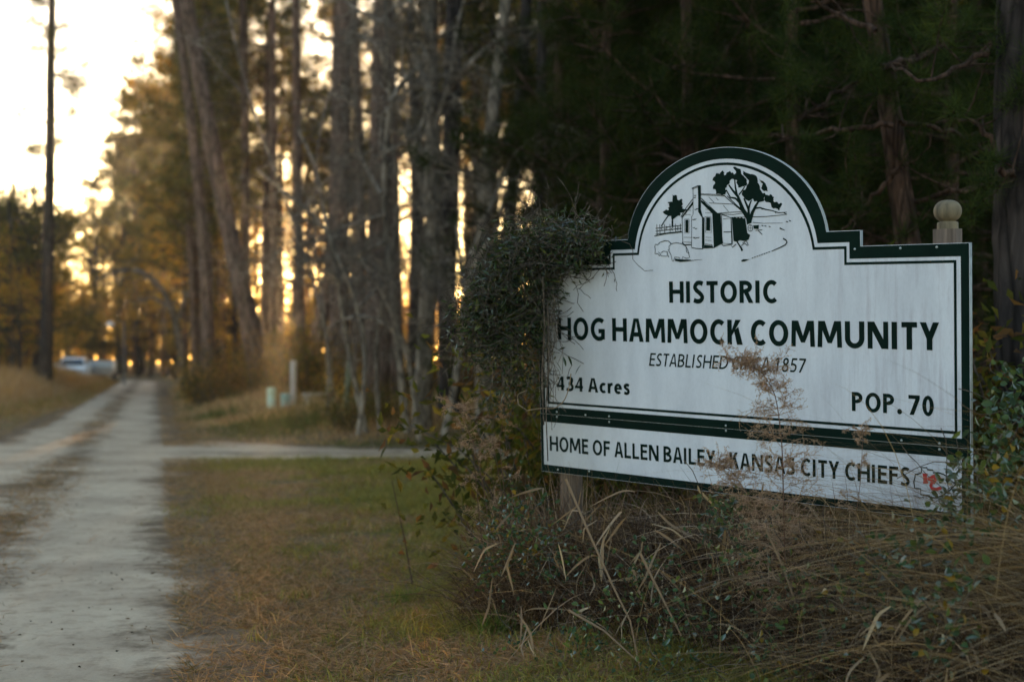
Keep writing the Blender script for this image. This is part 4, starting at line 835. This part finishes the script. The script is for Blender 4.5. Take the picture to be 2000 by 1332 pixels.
# fine arching grass sweeping in from the right
g6 = MB(); n = 2600; root = np.array([2.35, 4.9, .35]); b0 = np.column_stack([rng.normal(2.25, .36, n), rng.normal(5.1, .36, n), rng.uniform(.1, .85, n)]); d = unit(np.column_stack([-np.abs(rng.normal(.55, .35, n)), rng.normal(0, .25, n), rng.uniform(.15, 1.0, n)]))
blades(g6, b0, d, rng.uniform(.5, 1.15, n), .0026, rng.uniform(.3, 1.0, n), pick([(.19, .13, .08), (.26, .19, .12), (.13, .09, .055)], n, .3), 7)
tag(g6.build('wiry_grass', M_STRAW), 'wiry tan grass arching leftward across the lower right end of the sign', 'grass', kind='stuff')

# broad dead cane leaves, each a separate blade
def cane(px0, py0, px1, py1, Y, w, bend=.0, twist=.5):
    a = P(px0, py0, Y); b = P(px1, py1, Y+rng.normal()*.12); k = 9; t = np.linspace(0, 1, k); mid = np.array([0, 0, 1.])*np.linalg.norm(b-a)*bend
    ku = rng.uniform(.3, .75); L_ = np.linalg.norm(b-a); kn = rng.normal(size=3)*L_*.10; q = a[None]*(1-t)[:, None]+b[None]*t[:, None]+mid[None]*(4*t*(1-t))[:, None]+kn[None]*np.minimum(t/ku, (1-t)/(1-ku))[:, None]; T = unit(np.gradient(q, axis=0)); ph = twist*t*3+rng.uniform(0, 3)
    s = unit(np.cross(T, np.column_stack([np.cos(ph)*.5, np.sin(ph)*.3-1, np.sin(ph)*.6]))); ww = (w*np.sin(np.pi*np.clip(t*.93+.05, 0, 1))**.6)[:, None]*.5
    m = MB(); V = np.concatenate([q-s*ww, q+s*ww+np.cross(T, s)*ww*.3]); m.add(V-a, [(i, i+1, k+i+1, k+i) for i in range(k-1)], pick([(.30, .22, .155), (.25, .18, .125), (.36, .28, .20), (.19, .13, .085)], 1)[0]); return m, a
clump = thing('cane_clump', 'broad pale dead cane leaves and stalks sprawling in front of the sign foot', 'cane grass', (0.9, 5.6, 0))
clumpr = thing('cane_clump', 'broad pale dead cane leaves bending over at the bottom right corner', 'cane grass', (1.9, 5.0, 0))
spec = [(1215, 1000, 1160, 1070, .18), (1222, 1010, 1180, 1065, .1), (1168, 1085, 1105, 1125, .2), (1105, 1130, 1090, 1060, .1), (1300, 1090, 1270, 1180, .1), (1450, 1180, 1395, 1260, .15), (1550, 1230, 1500, 1215, .2), (1585, 1060, 1540, 1125, .05), (1635, 1048, 1560, 1125, .02),
        (1500, 1060, 1450, 1130, .05), (1235, 1100, 1260, 1180, .1), (1050, 1330, 1010, 1195, .1), (1110, 1190, 1020, 1195, .15), (1110, 1190, 1200, 1240, .1), (1200, 1240, 1250, 1200, .1), (1290, 1060, 1240, 1160, .1), (1260, 1020, 1230, 1100, .05), (1345, 1190, 1310, 1280, .05),
        (1140, 1000, 1100, 1035, .05), (1400, 1100, 1370, 1190, .1), (1620, 1200, 1560, 1330, .1), (1480, 1240, 1450, 1300, .1), (1000, 970, 1060, 965, .1), (1240, 960, 1150, 990, .1), (690, 1100, 735, 1095, .03), (735, 1095, 738, 1125, .03)]
for i in range(95):
    a = rng.uniform(900, 1750); b = rng.uniform(990, 1310); spec.append((a, b, a+rng.normal()*38, b+rng.uniform(20, 95)*rng.choice([1, 1, -1]), rng.uniform(-.05, .08)))
for (a, b, c, d, bd) in spec:
    Yc = 6.35-.35*(a-1000)/400 if a > 860 else 4100/(max(b, d)-HOR)
    m, o = cane(a, b, c, d, Yc+rng.normal()*.1, rng.uniform(.005, .014), bd*.5); m.build('cane_leaf', M_STRAW, clump, loc=o-np.array(clump.location))
for i in range(42):
    a = rng.uniform(1680, 2010); b = rng.uniform(1150, 1340); m, o = cane(a, b, a+rng.normal()*60, b+rng.uniform(-20, 110), rng.uniform(4.7, 5.3), rng.uniform(.007, .016), rng.uniform(.0, .25)); m.build('cane_leaf', M_STRAW, clumpr, loc=o-np.array(clumpr.location))
# long thin stalks
for pts in ([(1105, 935), (1150, 1040), (1200, 1150), (1230, 1210), (1255, 1330)], [(1490, 1020), (1530, 1110), (1560, 1200), (1590, 1340)], [(1110, 1190), (1180, 1230), (1290, 1330)], [(1690, 1190), (1790, 1240), (1880, 1300)], [(1815, 1080), (1835, 1160), (1885, 1240)], [(1250, 1080), (1300, 1180), (1330, 1240)]):
    m = MB(); q = np.array([P(a, b, 5.9-.3*(a-1000)/400) for a, b in pts]); m.tube(q-q[0], np.linspace(.006, .0035, len(q)), 6, (.26, .18, .12)); m.build('stalk', M_STRAW, clump, loc=q[0]-np.array(clump.location))

# ------------------------------------------------------------------ vine over the left end of the sign
vine = thing('climbing_vine', 'dark leafy evergreen vine heaped over the left end of the sign', 'vine', P(1050, 900, 7.3)*[1, 1, 0])
vo = np.array(vine.location)
VC = [(1150, 478, 34, 3), (1110, 462, 36, 4), (1060, 478, 44, 5), (1010, 490, 42, 5), (1120, 500, 30, 3), (1075, 520, 34, 4), (980, 540, 45, 5), (1020, 560, 52, 6), (945, 590, 38, 4), (990, 620, 52, 6), (925, 635, 36, 4), (1040, 630, 34, 4), (960, 680, 42, 3.4), (1020, 690, 40, 3), (1000, 745, 32, 1), (1045, 745, 22, .8), (975, 790, 24, .4), (1060, 560, 24, 2), (1000, 590, 60, 5)]
VG = [(.030, .052, .022), (.042, .066, .026), (.022, .038, .018), (.075, .085, .028)]
vs = MB(); vt = MB(); tot = 5200; sw = sum(c[3] for c in VC); big = []
for (a, b, r, wt) in VC:
    n = int(tot*wt/sw); Yv = 7.30+(1050-a)/2778*.0; c0 = P(a, b, Yv if a < 1080 else Yv-(a-1060)*.0028); rm = r/FPX*7.3
    q = c0+rng.normal(size=(n, 3))*rm*.62; dd = unit(rng.normal(size=(n, 3))*[1, 1, .7]+[-.2, -.2, -.15]); leaves(vs, q-vo, dd, rng.uniform(.03, .058, n), rng.uniform(.009, .014, n), pick(VG, n, .35))
    for _ in range(int(14*wt)):
        sp, _d = wander(c0+rng.normal(size=3)*rm*.7, rdir(1)[0], rng.uniform(.1, .35), 6, .35, -.03); vt.tube(sp-vo, .0018, 3)
    for _ in range(int(3.3*wt)): big.append(c0+unit(rng.normal(size=3)-[0, .9, 0])*rm*rng.uniform(.7, 1.2))
tag(vs.build('foliage', M_VINE, vine), kind='stuff')
tag(vt.build('tangled_stems', M_TWIG, vine), kind='stuff')
lm = []
for c in pick(VG+[(.10, .11, .03)], 5, .2):
    m = MB(); k = 7; t = np.linspace(0, 1, k); w = .0075*np.sin(np.pi*np.clip(t, .02, .98))**.7; z = -.008*t*t; V = np.concatenate([np.column_stack([-w, t*.055, z+w*.4]), np.column_stack([0*t, t*.055, z]), np.column_stack([w, t*.055, z+w*.4])])
    m.add(V, [(i, i+1, k+i+1, k+i) for i in range(k-1)]+[(k+i, k+i+1, 2*k+i+1, 2*k+i) for i in range(k-1)], c); lm.append(m.mesh('leaf', M_VINE, True))
for q in big:
    o = link('leaf', lm[rng.integers(5)], vine, q-vo); s_ = rng.uniform(.8, 1.3); o.scale = (s_*1.1, s_, s_); o.rotation_euler = (rng.uniform(-1.4, .8), rng.uniform(-1, 1), rng.uniform(0, 6.28))
def tendril(pts, Y, r, name='tendril', par=vine, col=None):
    q = np.array([P(a, b, Y-(a-1050)*.0028) for a, b in pts]); tt = np.linspace(0, 1, len(q)); s = np.linspace(0, 1, 24); PP = np.column_stack([np.interp(s, tt, q[:, k]) for k in range(3)])
    for _ in range(2): PP[1:-1] = .5*PP[1:-1]+.25*(PP[:-2]+PP[2:])
    m = MB(); m.tube(PP-PP[0], r, 5, col); m.build(name, M_STRAW if col is not None else M_TWIG, par, True, loc=PP[0]-np.array(par.location))
tendril([(1028, 800), (1012, 790), (1010, 770), (1030, 762), (1025, 765)], 7.1, .0022, col=(.32, .25, .18)); tendril([(1028, 802), (1055, 797), (1085, 798), (1103, 782), (1112, 755), (1115, 730)], 7.1, .0026, col=(.28, .21, .15))
tendril([(1080, 560), (1085, 640), (1078, 700), (1090, 740)], 7.1, .0016); tendril([(1092, 600), (1088, 650), (1100, 690), (1098, 730)], 7.1, .0013); tendril([(1070, 600), (1072, 700), (1066, 800), (1070, 900)], 7.05, .003); tendril([(1060, 540), (1064, 640), (1058, 740), (1062, 830)], 7.1, .004)
tendril([(1040, 455), (1075, 440), (1130, 452), (1190, 462)], 7.2, .002); tendril([(1120, 412), (1145, 440), (1170, 452)], 7.2, .002); tendril([(1108, 738), (1112, 722), (1118, 712)], 7.05, .0015)
for _ in range(26):
    a = rng.uniform(1062, 1085); b = rng.uniform(560, 760); tendril([(a, b), (a+rng.normal()*8, b+25), (a+rng.normal()*12, b+50), (a+rng.normal()*16, b+80)], 7.08, .0011)
for a, b, rx, rz in ((1105, 716, .3, .5), (1116, 714, -.2, 2.4), (1124, 732, .8, 4.9), (1096, 725, -.5, 1.6)):
    o = link('leaf', lm[0], vine, P(a, b, 7.0-(a-1050)*.0028)-vo); o.rotation_euler = (1.2, 0, rz); o.scale = (1, 1, 1)

# ------------------------------------------------------------------ brambles with oval leaves at the lower right and along the foot
def bramble(label, blobs, n_ind, stems, seed, size=.04):
    c0 = P(blobs[0][0], blobs[0][1], blobs[0][2]); root = thing('bramble', label, 'bramble', (c0[0], c0[1], 0)); o = np.array(root.location); mb = MB(); st = MB(); pts = []
    pal = [(.045, .085, .042), (.060, .100, .055), (.085, .115, .035), (.032, .055, .03)]
    for (a, b, Yb, r, n) in blobs:
        c = P(a, b, Yb); rm = r/FPX*Yb; q = c+rng.normal(size=(n, 3))*[rm*.6, rm*.6, rm*.6]; leaves(mb, q-o, unit(rng.normal(size=(n, 3))+[0, -.3, -.2]), rng.uniform(size*.7, size*1.35, n), rng.uniform(size*.5, size*.8, n), pick(pal+([(.20, .13, .02)] if rng.random() < .3 else []), n), .2, True)
        for _ in range(max(2, n//25)):
            sp, _d = wander(c+rng.normal(size=3)*rm*.4, rdir(1)[0]+[0, 0, .3], rng.uniform(.15, .4), 6, .2); st.tube(sp-o, .0017, 4)
        pts += [c+rng.normal(size=3)*rm*.6-[0, rm*.4, 0] for _ in range(n_ind)]
    tag(mb.build('foliage', M_VINE, root), kind='stuff'); tag(st.build('stems', M_TWIG, root), kind='stuff'); ms = []
    for c in pick(pal+[(.05, .10, .02), (.24, .15, .02)], 6, .2):
        m = MB(); k = 7; t = np.linspace(0, 1, k); w = size*.30*np.sin(np.pi*np.clip(t, .03, .97)**.85); z = -.006*t*t; V = np.concatenate([np.column_stack([-w, t*size, z+w*.3]), np.column_stack([0*t, t*size, z]), np.column_stack([w, t*size, z+w*.3])])
        m.add(V, [(i, i+1, k+i+1, k+i) for i in range(k-1)]+[(k+i, k+i+1, 2*k+i+1, 2*k+i) for i in range(k-1)], c); ms.append(m.mesh('leaf', M_VINE, True))
    for q in pts:
        l_ = link('leaf', ms[rng.choice(6, p=[.24, .24, .22, .2, .07, .03])], root, q-o); l_.rotation_euler = (rng.uniform(-.2, 1.3), rng.uniform(-.8, .8), rng.uniform(0, 6.28)); s_ = rng.uniform(.7, 1.25); l_.scale = (s_,)*3
    return root
bramble('green bramble climbing over the emblem at the lower right end of the sign', [(1866, 930, 5.45, 24, 16), (1838, 962, 5.5, 18, 8), (1885, 955, 5.4, 30, 28), (1850, 995, 5.3, 32, 24), (1872, 905, 5.4, 18, 6)], 8, 6, 1, .038)
bramble('leafy bramble growing up past the right edge of the sign', [(1960, 800, 5.3, 46, 70), (1975, 740, 5.4, 34, 30), (1935, 870, 5.2, 46, 60), (1985, 900, 5.1, 44, 50), (1950, 960, 5.0, 50, 50)], 12, 6, 2, .036)
bramble('bramble leaves spread through the wiry grass at the lower right', [(1800, 1060, 4.9, 60, 45), (1720, 1090, 5.1, 60, 40), (1880, 1120, 4.7, 60, 40), (1760, 1180, 4.8, 70, 45), (1850, 1230, 4.6, 70, 45), (1660, 1150, 5.2, 60, 35), (1900, 1010, 4.9, 50, 30)], 11, 6, 3, .034)
bramble('low glossy bramble at the foot of the left post, below the vine', [(1010, 1000, 6.9, 50, 130), (1030, 1060, 6.7, 60, 170), (980, 1080, 6.9, 50, 100), (1080, 1090, 6.5, 60, 120), (950, 1110, 7.0, 40, 70)], 10, 6, 4, .026)
bramble('dark bramble mat under the middle of the sign', [(1250, 1130, 6.0, 70, 130), (1350, 1200, 5.8, 80, 140), (1450, 1080, 5.7, 70, 110), (1550, 1150, 5.5, 70, 110), (1400, 1010, 6.0, 50, 80), (1300, 1290, 5.6, 80, 120), (1150, 1240, 6.0, 70, 110), (1520, 1280, 5.3, 80, 110), (1420, 990, 5.9, 30, 30)], 6, 6, 5, .028)
bramble('sparse low bramble trailing onto the lawn at the bottom centre', [(1120, 1300, 6.1, 60, 70), (1240, 1320, 5.8, 60, 70), (1020, 1260, 6.4, 50, 50), (1640, 1300, 5.1, 60, 40)], 5, 6, 6, .024)

# feathery dead plume standing in front of the sign
def plume(label, stem, Y, Lb, n, r0=.0035):
    q = np.array([P(a, b, Y) for a, b in stem]); root = thing('dog_fennel', label, 'weed', (q[0][0], q[0][1], float(gh(q[0][0], q[0][1])))); o = np.array(root.location); tt = np.linspace(0, 1, len(q)); s = np.linspace(0, 1, 40); PP = np.column_stack([np.interp(s, tt, q[:, k]) for k in range(3)])
    for _ in range(4): PP[1:-1] = .5*PP[1:-1]+.25*(PP[:-2]+PP[2:])
    m = MB(); m.tube(PP-o, np.linspace(r0, r0*.3, 40), 6, (.14, .08, .06)); m.build('stem', M_STRAW, root, True)
    f = MB(); cs = [(.34, .235, .175), (.42, .30, .22), (.26, .17, .125)]
    for i in range(n):
        k = int(rng.uniform(4, 40)); t = k/40; d = unit(np.array([rng.choice([-1, 1])*rng.uniform(.5, 1), rng.normal()*.6, rng.uniform(.05, .9)])); L = Lb*(1-.55*t)*rng.uniform(.4, 1.15)
        sp, _d = wander(PP[k], d, L, 8, .16, -.05); f.tube(sp-o, np.linspace(.0013, .0006, 9), 3, pick(cs, 1)[0])
        for j in range(16):
            p0 = sp[rng.integers(2, 9)]; s2, dd = wander(p0, unit(_d+rng.normal(size=3)*.8), L*rng.uniform(.12, .32), 4, .4, -.05); f.tube(s2-o, .0006, 3, pick(cs, 1)[0])
            nn = 4; needles(f, s2[rng.integers(1, 5, nn)]-o, rdir(nn), .010, .0022, pick(cs, nn))
    tag(f.build('plume', M_STRAW, root), kind='stuff'); return root
plume('feathery dead brown weed standing in front of the sign lettering, its top nodding left', [(1535, 1330), (1533, 1150), (1530, 1000), (1527, 860), (1515, 770), (1485, 720), (1430, 705)], 5.55, .23, 185)
plume('second feathery dead weed leaning left across the bottom of the sign', [(1550, 1330), (1520, 1100), (1470, 980), (1430, 920), (1395, 905)], 5.7, .20, 90, .0028)
plume('short wispy dead weed before the right part of the lower panel', [(1650, 1300), (1660, 1080), (1680, 940), (1685, 850), (1665, 830)], 5.4, .10, 26, .002)
plume('wispy pink-brown weed left of the sign below the vine', [(960, 1120), (950, 980), (930, 880), (900, 800), (880, 790)], 7.3, .20, 60, .003)
plume('thin bare weed left of the left post, leaning right', [(1000, 1130), (985, 960), (975, 860), (990, 780)], 7.4, .14, 26, .003)
def whip(label, pts, Y, r=.004):
    q = np.array([P(a, b, Y) for a, b in pts]); root = thing('weed_stalk', label, 'weed', (q[0][0], q[0][1], float(gh(q[0][0], q[0][1])))); o = np.array(root.location); m = MB(); m.tube(q-o, np.linspace(r, r*.4, len(q)), 6, (.10, .065, .045)); m.build('stem', M_STRAW, root, True)
    b = MB()
    for k in range(1, len(q)):
        for _ in range(3): sp, _d = wander(q[k-1]+(q[k]-q[k-1])*rng.random(), unit(rng.normal(size=3)+[0, 0, .8]), rng.uniform(.03, .11), 4, .2); b.tube(sp-o, .001, 3, (.12, .08, .055))
    tag(b.build('twigs', M_STRAW, root), kind='stuff')
whip('dark leafless weed stalk left of the sign, nearest to it', [(998, 1120), (985, 1000), (975, 930), (962, 860)], 7.2); whip('dark leafless weed stalk farthest left beside the vine foot', [(948, 1120), (935, 1000), (928, 920), (925, 860)], 7.3)
whip('bare weed stalk between the two dark stalks beside the vine', [(970, 1120), (960, 1040), (965, 950), (955, 900)], 7.35, .003); whip('single thin dead stalk standing on the lawn', [(808, 1150), (790, 1050), (775, 980), (765, 935)], 9.2, .006)
whip('green-tinged thin stalk rising among the brambles below the sign', [(1278, 1335), (1277, 1260), (1275, 1190), (1276, 1150)], 5.8, .002)
# tufts of brighter green grass on the lawn's edge
for (a, b, L, lb) in ((970, 1290, .20, 'bright green grass tuft at the bottom of the lawn near the brambles'), (790, 1185, .13, 'small green grass tuft on the lawn below the dead stalk'), (1170, 1330, .12, 'green grass tuft half under the brambles at the bottom edge')):
    Yt = 4167/(b-HOR); c = P(a, b, Yt); n = 260; m = MB(); c[2] = float(gh(c[0], c[1])); blades(m, rng.normal(size=(n, 3))*[.05, .05, 0], unit(rng.normal(size=(n, 3))*[.4, .4, .1]+[0, 0, 1]), rng.uniform(.4, 1, n)*L, .0035, .4, pick([(.08, .14, .03), (.11, .17, .04), (.2, .17, .07)], n), 4)
    o = m.build('grass_tuft', M_GRASS, loc=c); tag(o, lb, 'grass')

# ------------------------------------------------------------------ pedestals, post, plank, lamp, car
M_PALEG = plain('pedestal_green', (.42, .48, .36), .6, .15); M_PALEG2 = plain('pedestal_blue_green', (.24, .35, .31), .6, .15)
def pedestal(px, pb, h, r, mat, label):
    Yp = 37.9; x = (px-1000)/FPX*Yp; z = float(gh(x, Yp)); h = h-z+.04; t = thing('utility_pedestal', label, 'utility pedestal', (x, Yp, z-.04)); m = MB(); m.lathe([(r*1.12, 0), (r*1.12, .12), (r, .13), (r, h*.72)], 16); m.build('base', mat, t, True)
    m = MB(); m.lathe([(r*.94, h*.70), (r*1.06, h*.715), (r*1.06, h*.94), (r*.95, h*.985), (r*.6, h), (.001, h)], 16); c = m.build('cap', mat, t, True)
pedestal(530, 815, .79, .115, M_PALEG, 'taller pale green utility pedestal in the grass beside the road'); pedestal(557, 815, .64, .12, M_PALEG2, 'shorter blue-green utility pedestal between the taller one and the grey post')
M_GREYWOOD = plain('weathered_wood', (.36, .32, .28), .9, .3, 5, vec=(6, 6, .7), bmp=.3)
def wpost(px, Yp, top, r, label, lean=0, mat=None):
    x = (px-1000)/FPX*Yp; z = float(gh(x, Yp)); m = MB(); H = CAMH+(HOR-top)/FPX*Yp-z; m.tube([(0, 0, -.2), (lean*.5, 0, H*.5), (lean, 0, H-.03), (lean, 0, H)], [r*1.05, r, r, r*.8], 12, cap=True); o = m.build('wooden_post', mat or M_GREYWOOD, loc=(x, Yp, z)); tag(o, label, 'post')
wpost(573, 38.3, 704, .085, 'weathered grey round post right of the two green pedestals')
wpost(674, 31, 705, .07, 'mossy short post standing in the undergrowth right of the plank', .1, plain('mossy_wood', (.13, .125, .075), .95, .4, 6))
x0 = P(592, 770, 37)[0]; x1 = P(652, 766, 37)[0]; zz = P(620, 768, 37)[2]; t = thing('plank_bench', 'low dark plank on two stubby legs beside the grey post', 'bench', ((x0+x1)/2, 37, float(gh(x0, 37)))); hw = (x1-x0)/2; hz = zz-t.location[2]
m = MB(); m.box(-hw, hw, -.17, .17, hz-.06, hz); m.build('plank', M_GREYWOOD, t)
for s_ in (-1, 1): m = MB(); m.box(s_*hw*.75-.06, s_*hw*.75+.06, -.12, .12, -.1, hz-.062); m.build('leg', M_GREYWOOD, t)
# yard lamp
M_POLE = plain('lamp_pole', (.12, .115, .11), .6, .2); M_SHADE = plain('lamp_shade', (.55, .57, .58), .35, .1)
Yl = 88; xl_ = (215-1000)/FPX*Yl; hz = CAMH+(HOR-632)/FPX*Yl; t = thing('yard_lamp', 'unlit yard lamp with a pale round shade on a thin pole beyond the parked car', 'lamp', (xl_, Yl, 0)); m = MB(); m.tube([(.9, 0, -.2), (.88, 0, 2), (.85, 0, hz+.1)], .055, 8); m.build('pole', M_POLE, t, True)
m = MB(); m.tube([(.85, 0, hz+.05), (.4, 0, hz+.16), (0, 0, hz+.12)], .025, 6); m.build('arm', M_POLE, t, True); m = MB(); m.lathe([(.24, -.12), (.23, -.02), (.12, .10), (.001, .14)], 18, (0, 0, hz)); m.build('lamp_shade', M_SHADE, t, True); m = MB(); m.lathe([(.001, -.24), (.10, -.2), (.13, -.12), (.10, -.06)], 14, (0, 0, hz)); m.build('globe', plain('lamp_globe', (.6, .62, .62), .2, .05), t, True)
# car facing the viewer, seen over the weeds
M_CARW = plain('car_white_paint', (.72, .74, .76), .3, .05, spec=.6); M_GLASS = plain('car_glass', (.02, .025, .03), .08, .1, spec=.9); M_TYRE = plain('tyre_rubber', (.02, .02, .02), .9, .2); M_LAMP = plain('headlight_glass', (.6, .62, .65), .1, .05); M_BLK = plain('black_trim', (.03, .03, .03), .6, .2); M_RIM = plain('wheel_rim', (.4, .4, .42), .35, .1, metal=.8)
def ext(mb, prof, w0, w1):                            # side profile (y,z) extruded across x, narrowing upward
    n = len(prof); zt = max(p[1] for p in prof); f = lambda z: w0+(w1-w0)*max(0, (z-.95))/(zt-.95+1e-6)
    v = [(-f(z), y, z) for y, z in prof]+[(f(z), y, z) for y, z in prof]; mb.add(v, [(i, (i+1) % n, n+(i+1) % n, n+i) for i in range(n)])
    from mathutils.geometry import tessellate_polygon
    tr = np.array(tessellate_polygon([[Vector((0, y, z)) for y, z in prof]])); mb.add(v[:n], tr); mb.add(v[n:], tr)
Yc = 93; xc = (144-1000)/FPX*Yc; car = thing('parked_car', 'white car parked facing the road at far left, half hidden by weeds', 'car', (xc, Yc, .18), R(10))
m = MB(); ext(m, [(-2.15, .32), (-2.2, .55), (-2.12, .78), (-1.9, .90), (-1.0, 1.0), (1.5, 1.02), (2.15, .95), (2.2, .5), (2.1, .3)], .93, .90); body = m.build('body', M_CARW, car)
m = MB(); ext(m, [(-1.05, .99), (-.35, 1.48), (.2, 1.55), (1.1, 1.52), (1.75, 1.02)], .86, .66); m.build('cabin', M_CARW, car)
def quad(pts, name, mat, par): m = MB(); m.add(pts, [(0, 1, 2, 3)]); return m.build(name, mat, par)
quad([(-.76, -1.01, 1.03), (.76, -1.01, 1.03), (.62, -.42, 1.45), (-.62, -.42, 1.45)], 'windscreen', M_GLASS, car)
for s_ in (-1, 1):
    quad([(s_*.868, -.75, 1.05), (s_*.868, 1.35, 1.05), (s_*.725, 1.0, 1.44), (s_*.725, -.25, 1.44)], 'side_window', M_GLASS, car)
    m = MB(); m.box(s_*.72-.16, s_*.72+.16, -2.2, -2.1, .62, .78); m.build('headlight', M_LAMP, car); m = MB(); m.box(s_*1.0-.1, s_*1.0+.1, -.85, -.7, 1.02, 1.16); m.build('mirror', M_CARW, car)
    for yy in (-1.35, 1.35):
        m = MB(); a = np.linspace(0, 2*np.pi, 20); m.tube([(s_*.72, yy, .33), (s_*.78, yy, .33), (s_*.92, yy, .33), (s_*.945, yy, .33)], [.30, .33, .33, .30], 20, cap=True); w_ = m.build('wheel', M_TYRE, car, True); m = MB(); m.tube([(s_*.93, yy, .33), (s_*.95, yy, .33)], [.2, .19], 16, cap=True); m.build('rim', M_RIM, w_)
m = MB(); m.box(-.5, .5, -2.215, -2.15, .52, .74); m.build('grille', M_BLK, car); m = MB(); m.box(-.92, .92, -2.25, -2.12, .32, .46); m.build('bumper', M_BLK, car)
Yt = 96; xt = (199-1000)/FPX*Yt; tr = thing('utility_trailer', 'low pale box trailer standing right of the white car', 'trailer', (xt, Yt, .18), R(6)); M_TR = plain('trailer_panel', (.5, .5, .48), .5, .1)
m = MB(); m.box(-.75, .75, -1.1, 1.1, .45, .52); m.build('floor', M_TR, tr)
for (a, b, c, d, nm) in ((-.75, -.71, -1.1, 1.1, 'side_panel'), (.71, .75, -1.1, 1.1, 'side_panel'), (-.705, .705, -1.1, -1.06, 'tailgate'), (-.705, .705, 1.06, 1.1, 'front_panel')): m = MB(); m.box(a, b, c, d, .523, 1.34); m.build(nm, M_TR, tr)
for s_ in (-1, 1): m = MB(); m.tube([(s_*.78, 0, .3), (s_*.92, 0, .3)], [.3, .3], 18, cap=True); m.build('wheel', M_TYRE, tr)
m = MB(); m.box(-.03, .03, -1.9, -1.105, .4, .46); m.build('drawbar', M_BLK, tr)

# ------------------------------------------------------------------ added thin volume imitating veiling glow
hm = bpy.data.materials.new('veil_glow'); hm.use_nodes = True; nt = hm.node_tree; nt.nodes.remove(nt.nodes['Principled BSDF']); v = N(nt, 'ShaderNodeVolumePrincipled'); v.inputs['Density'].default_value = .0003; v.inputs['Color'].default_value = (.95, .94, .93, 1); v.inputs['Anisotropy'].default_value = .8
nt.links.new(v.outputs[0], nt.nodes['Material Output'].inputs['Volume']); m = MB(); m.box(-405, 405, -66, 656, -1.3, 30); o = m.build('veil_glow', hm); tag(o, 'added thin volume imitating a warm veil of glow between the trees', 'veil_glow', kind='stuff')
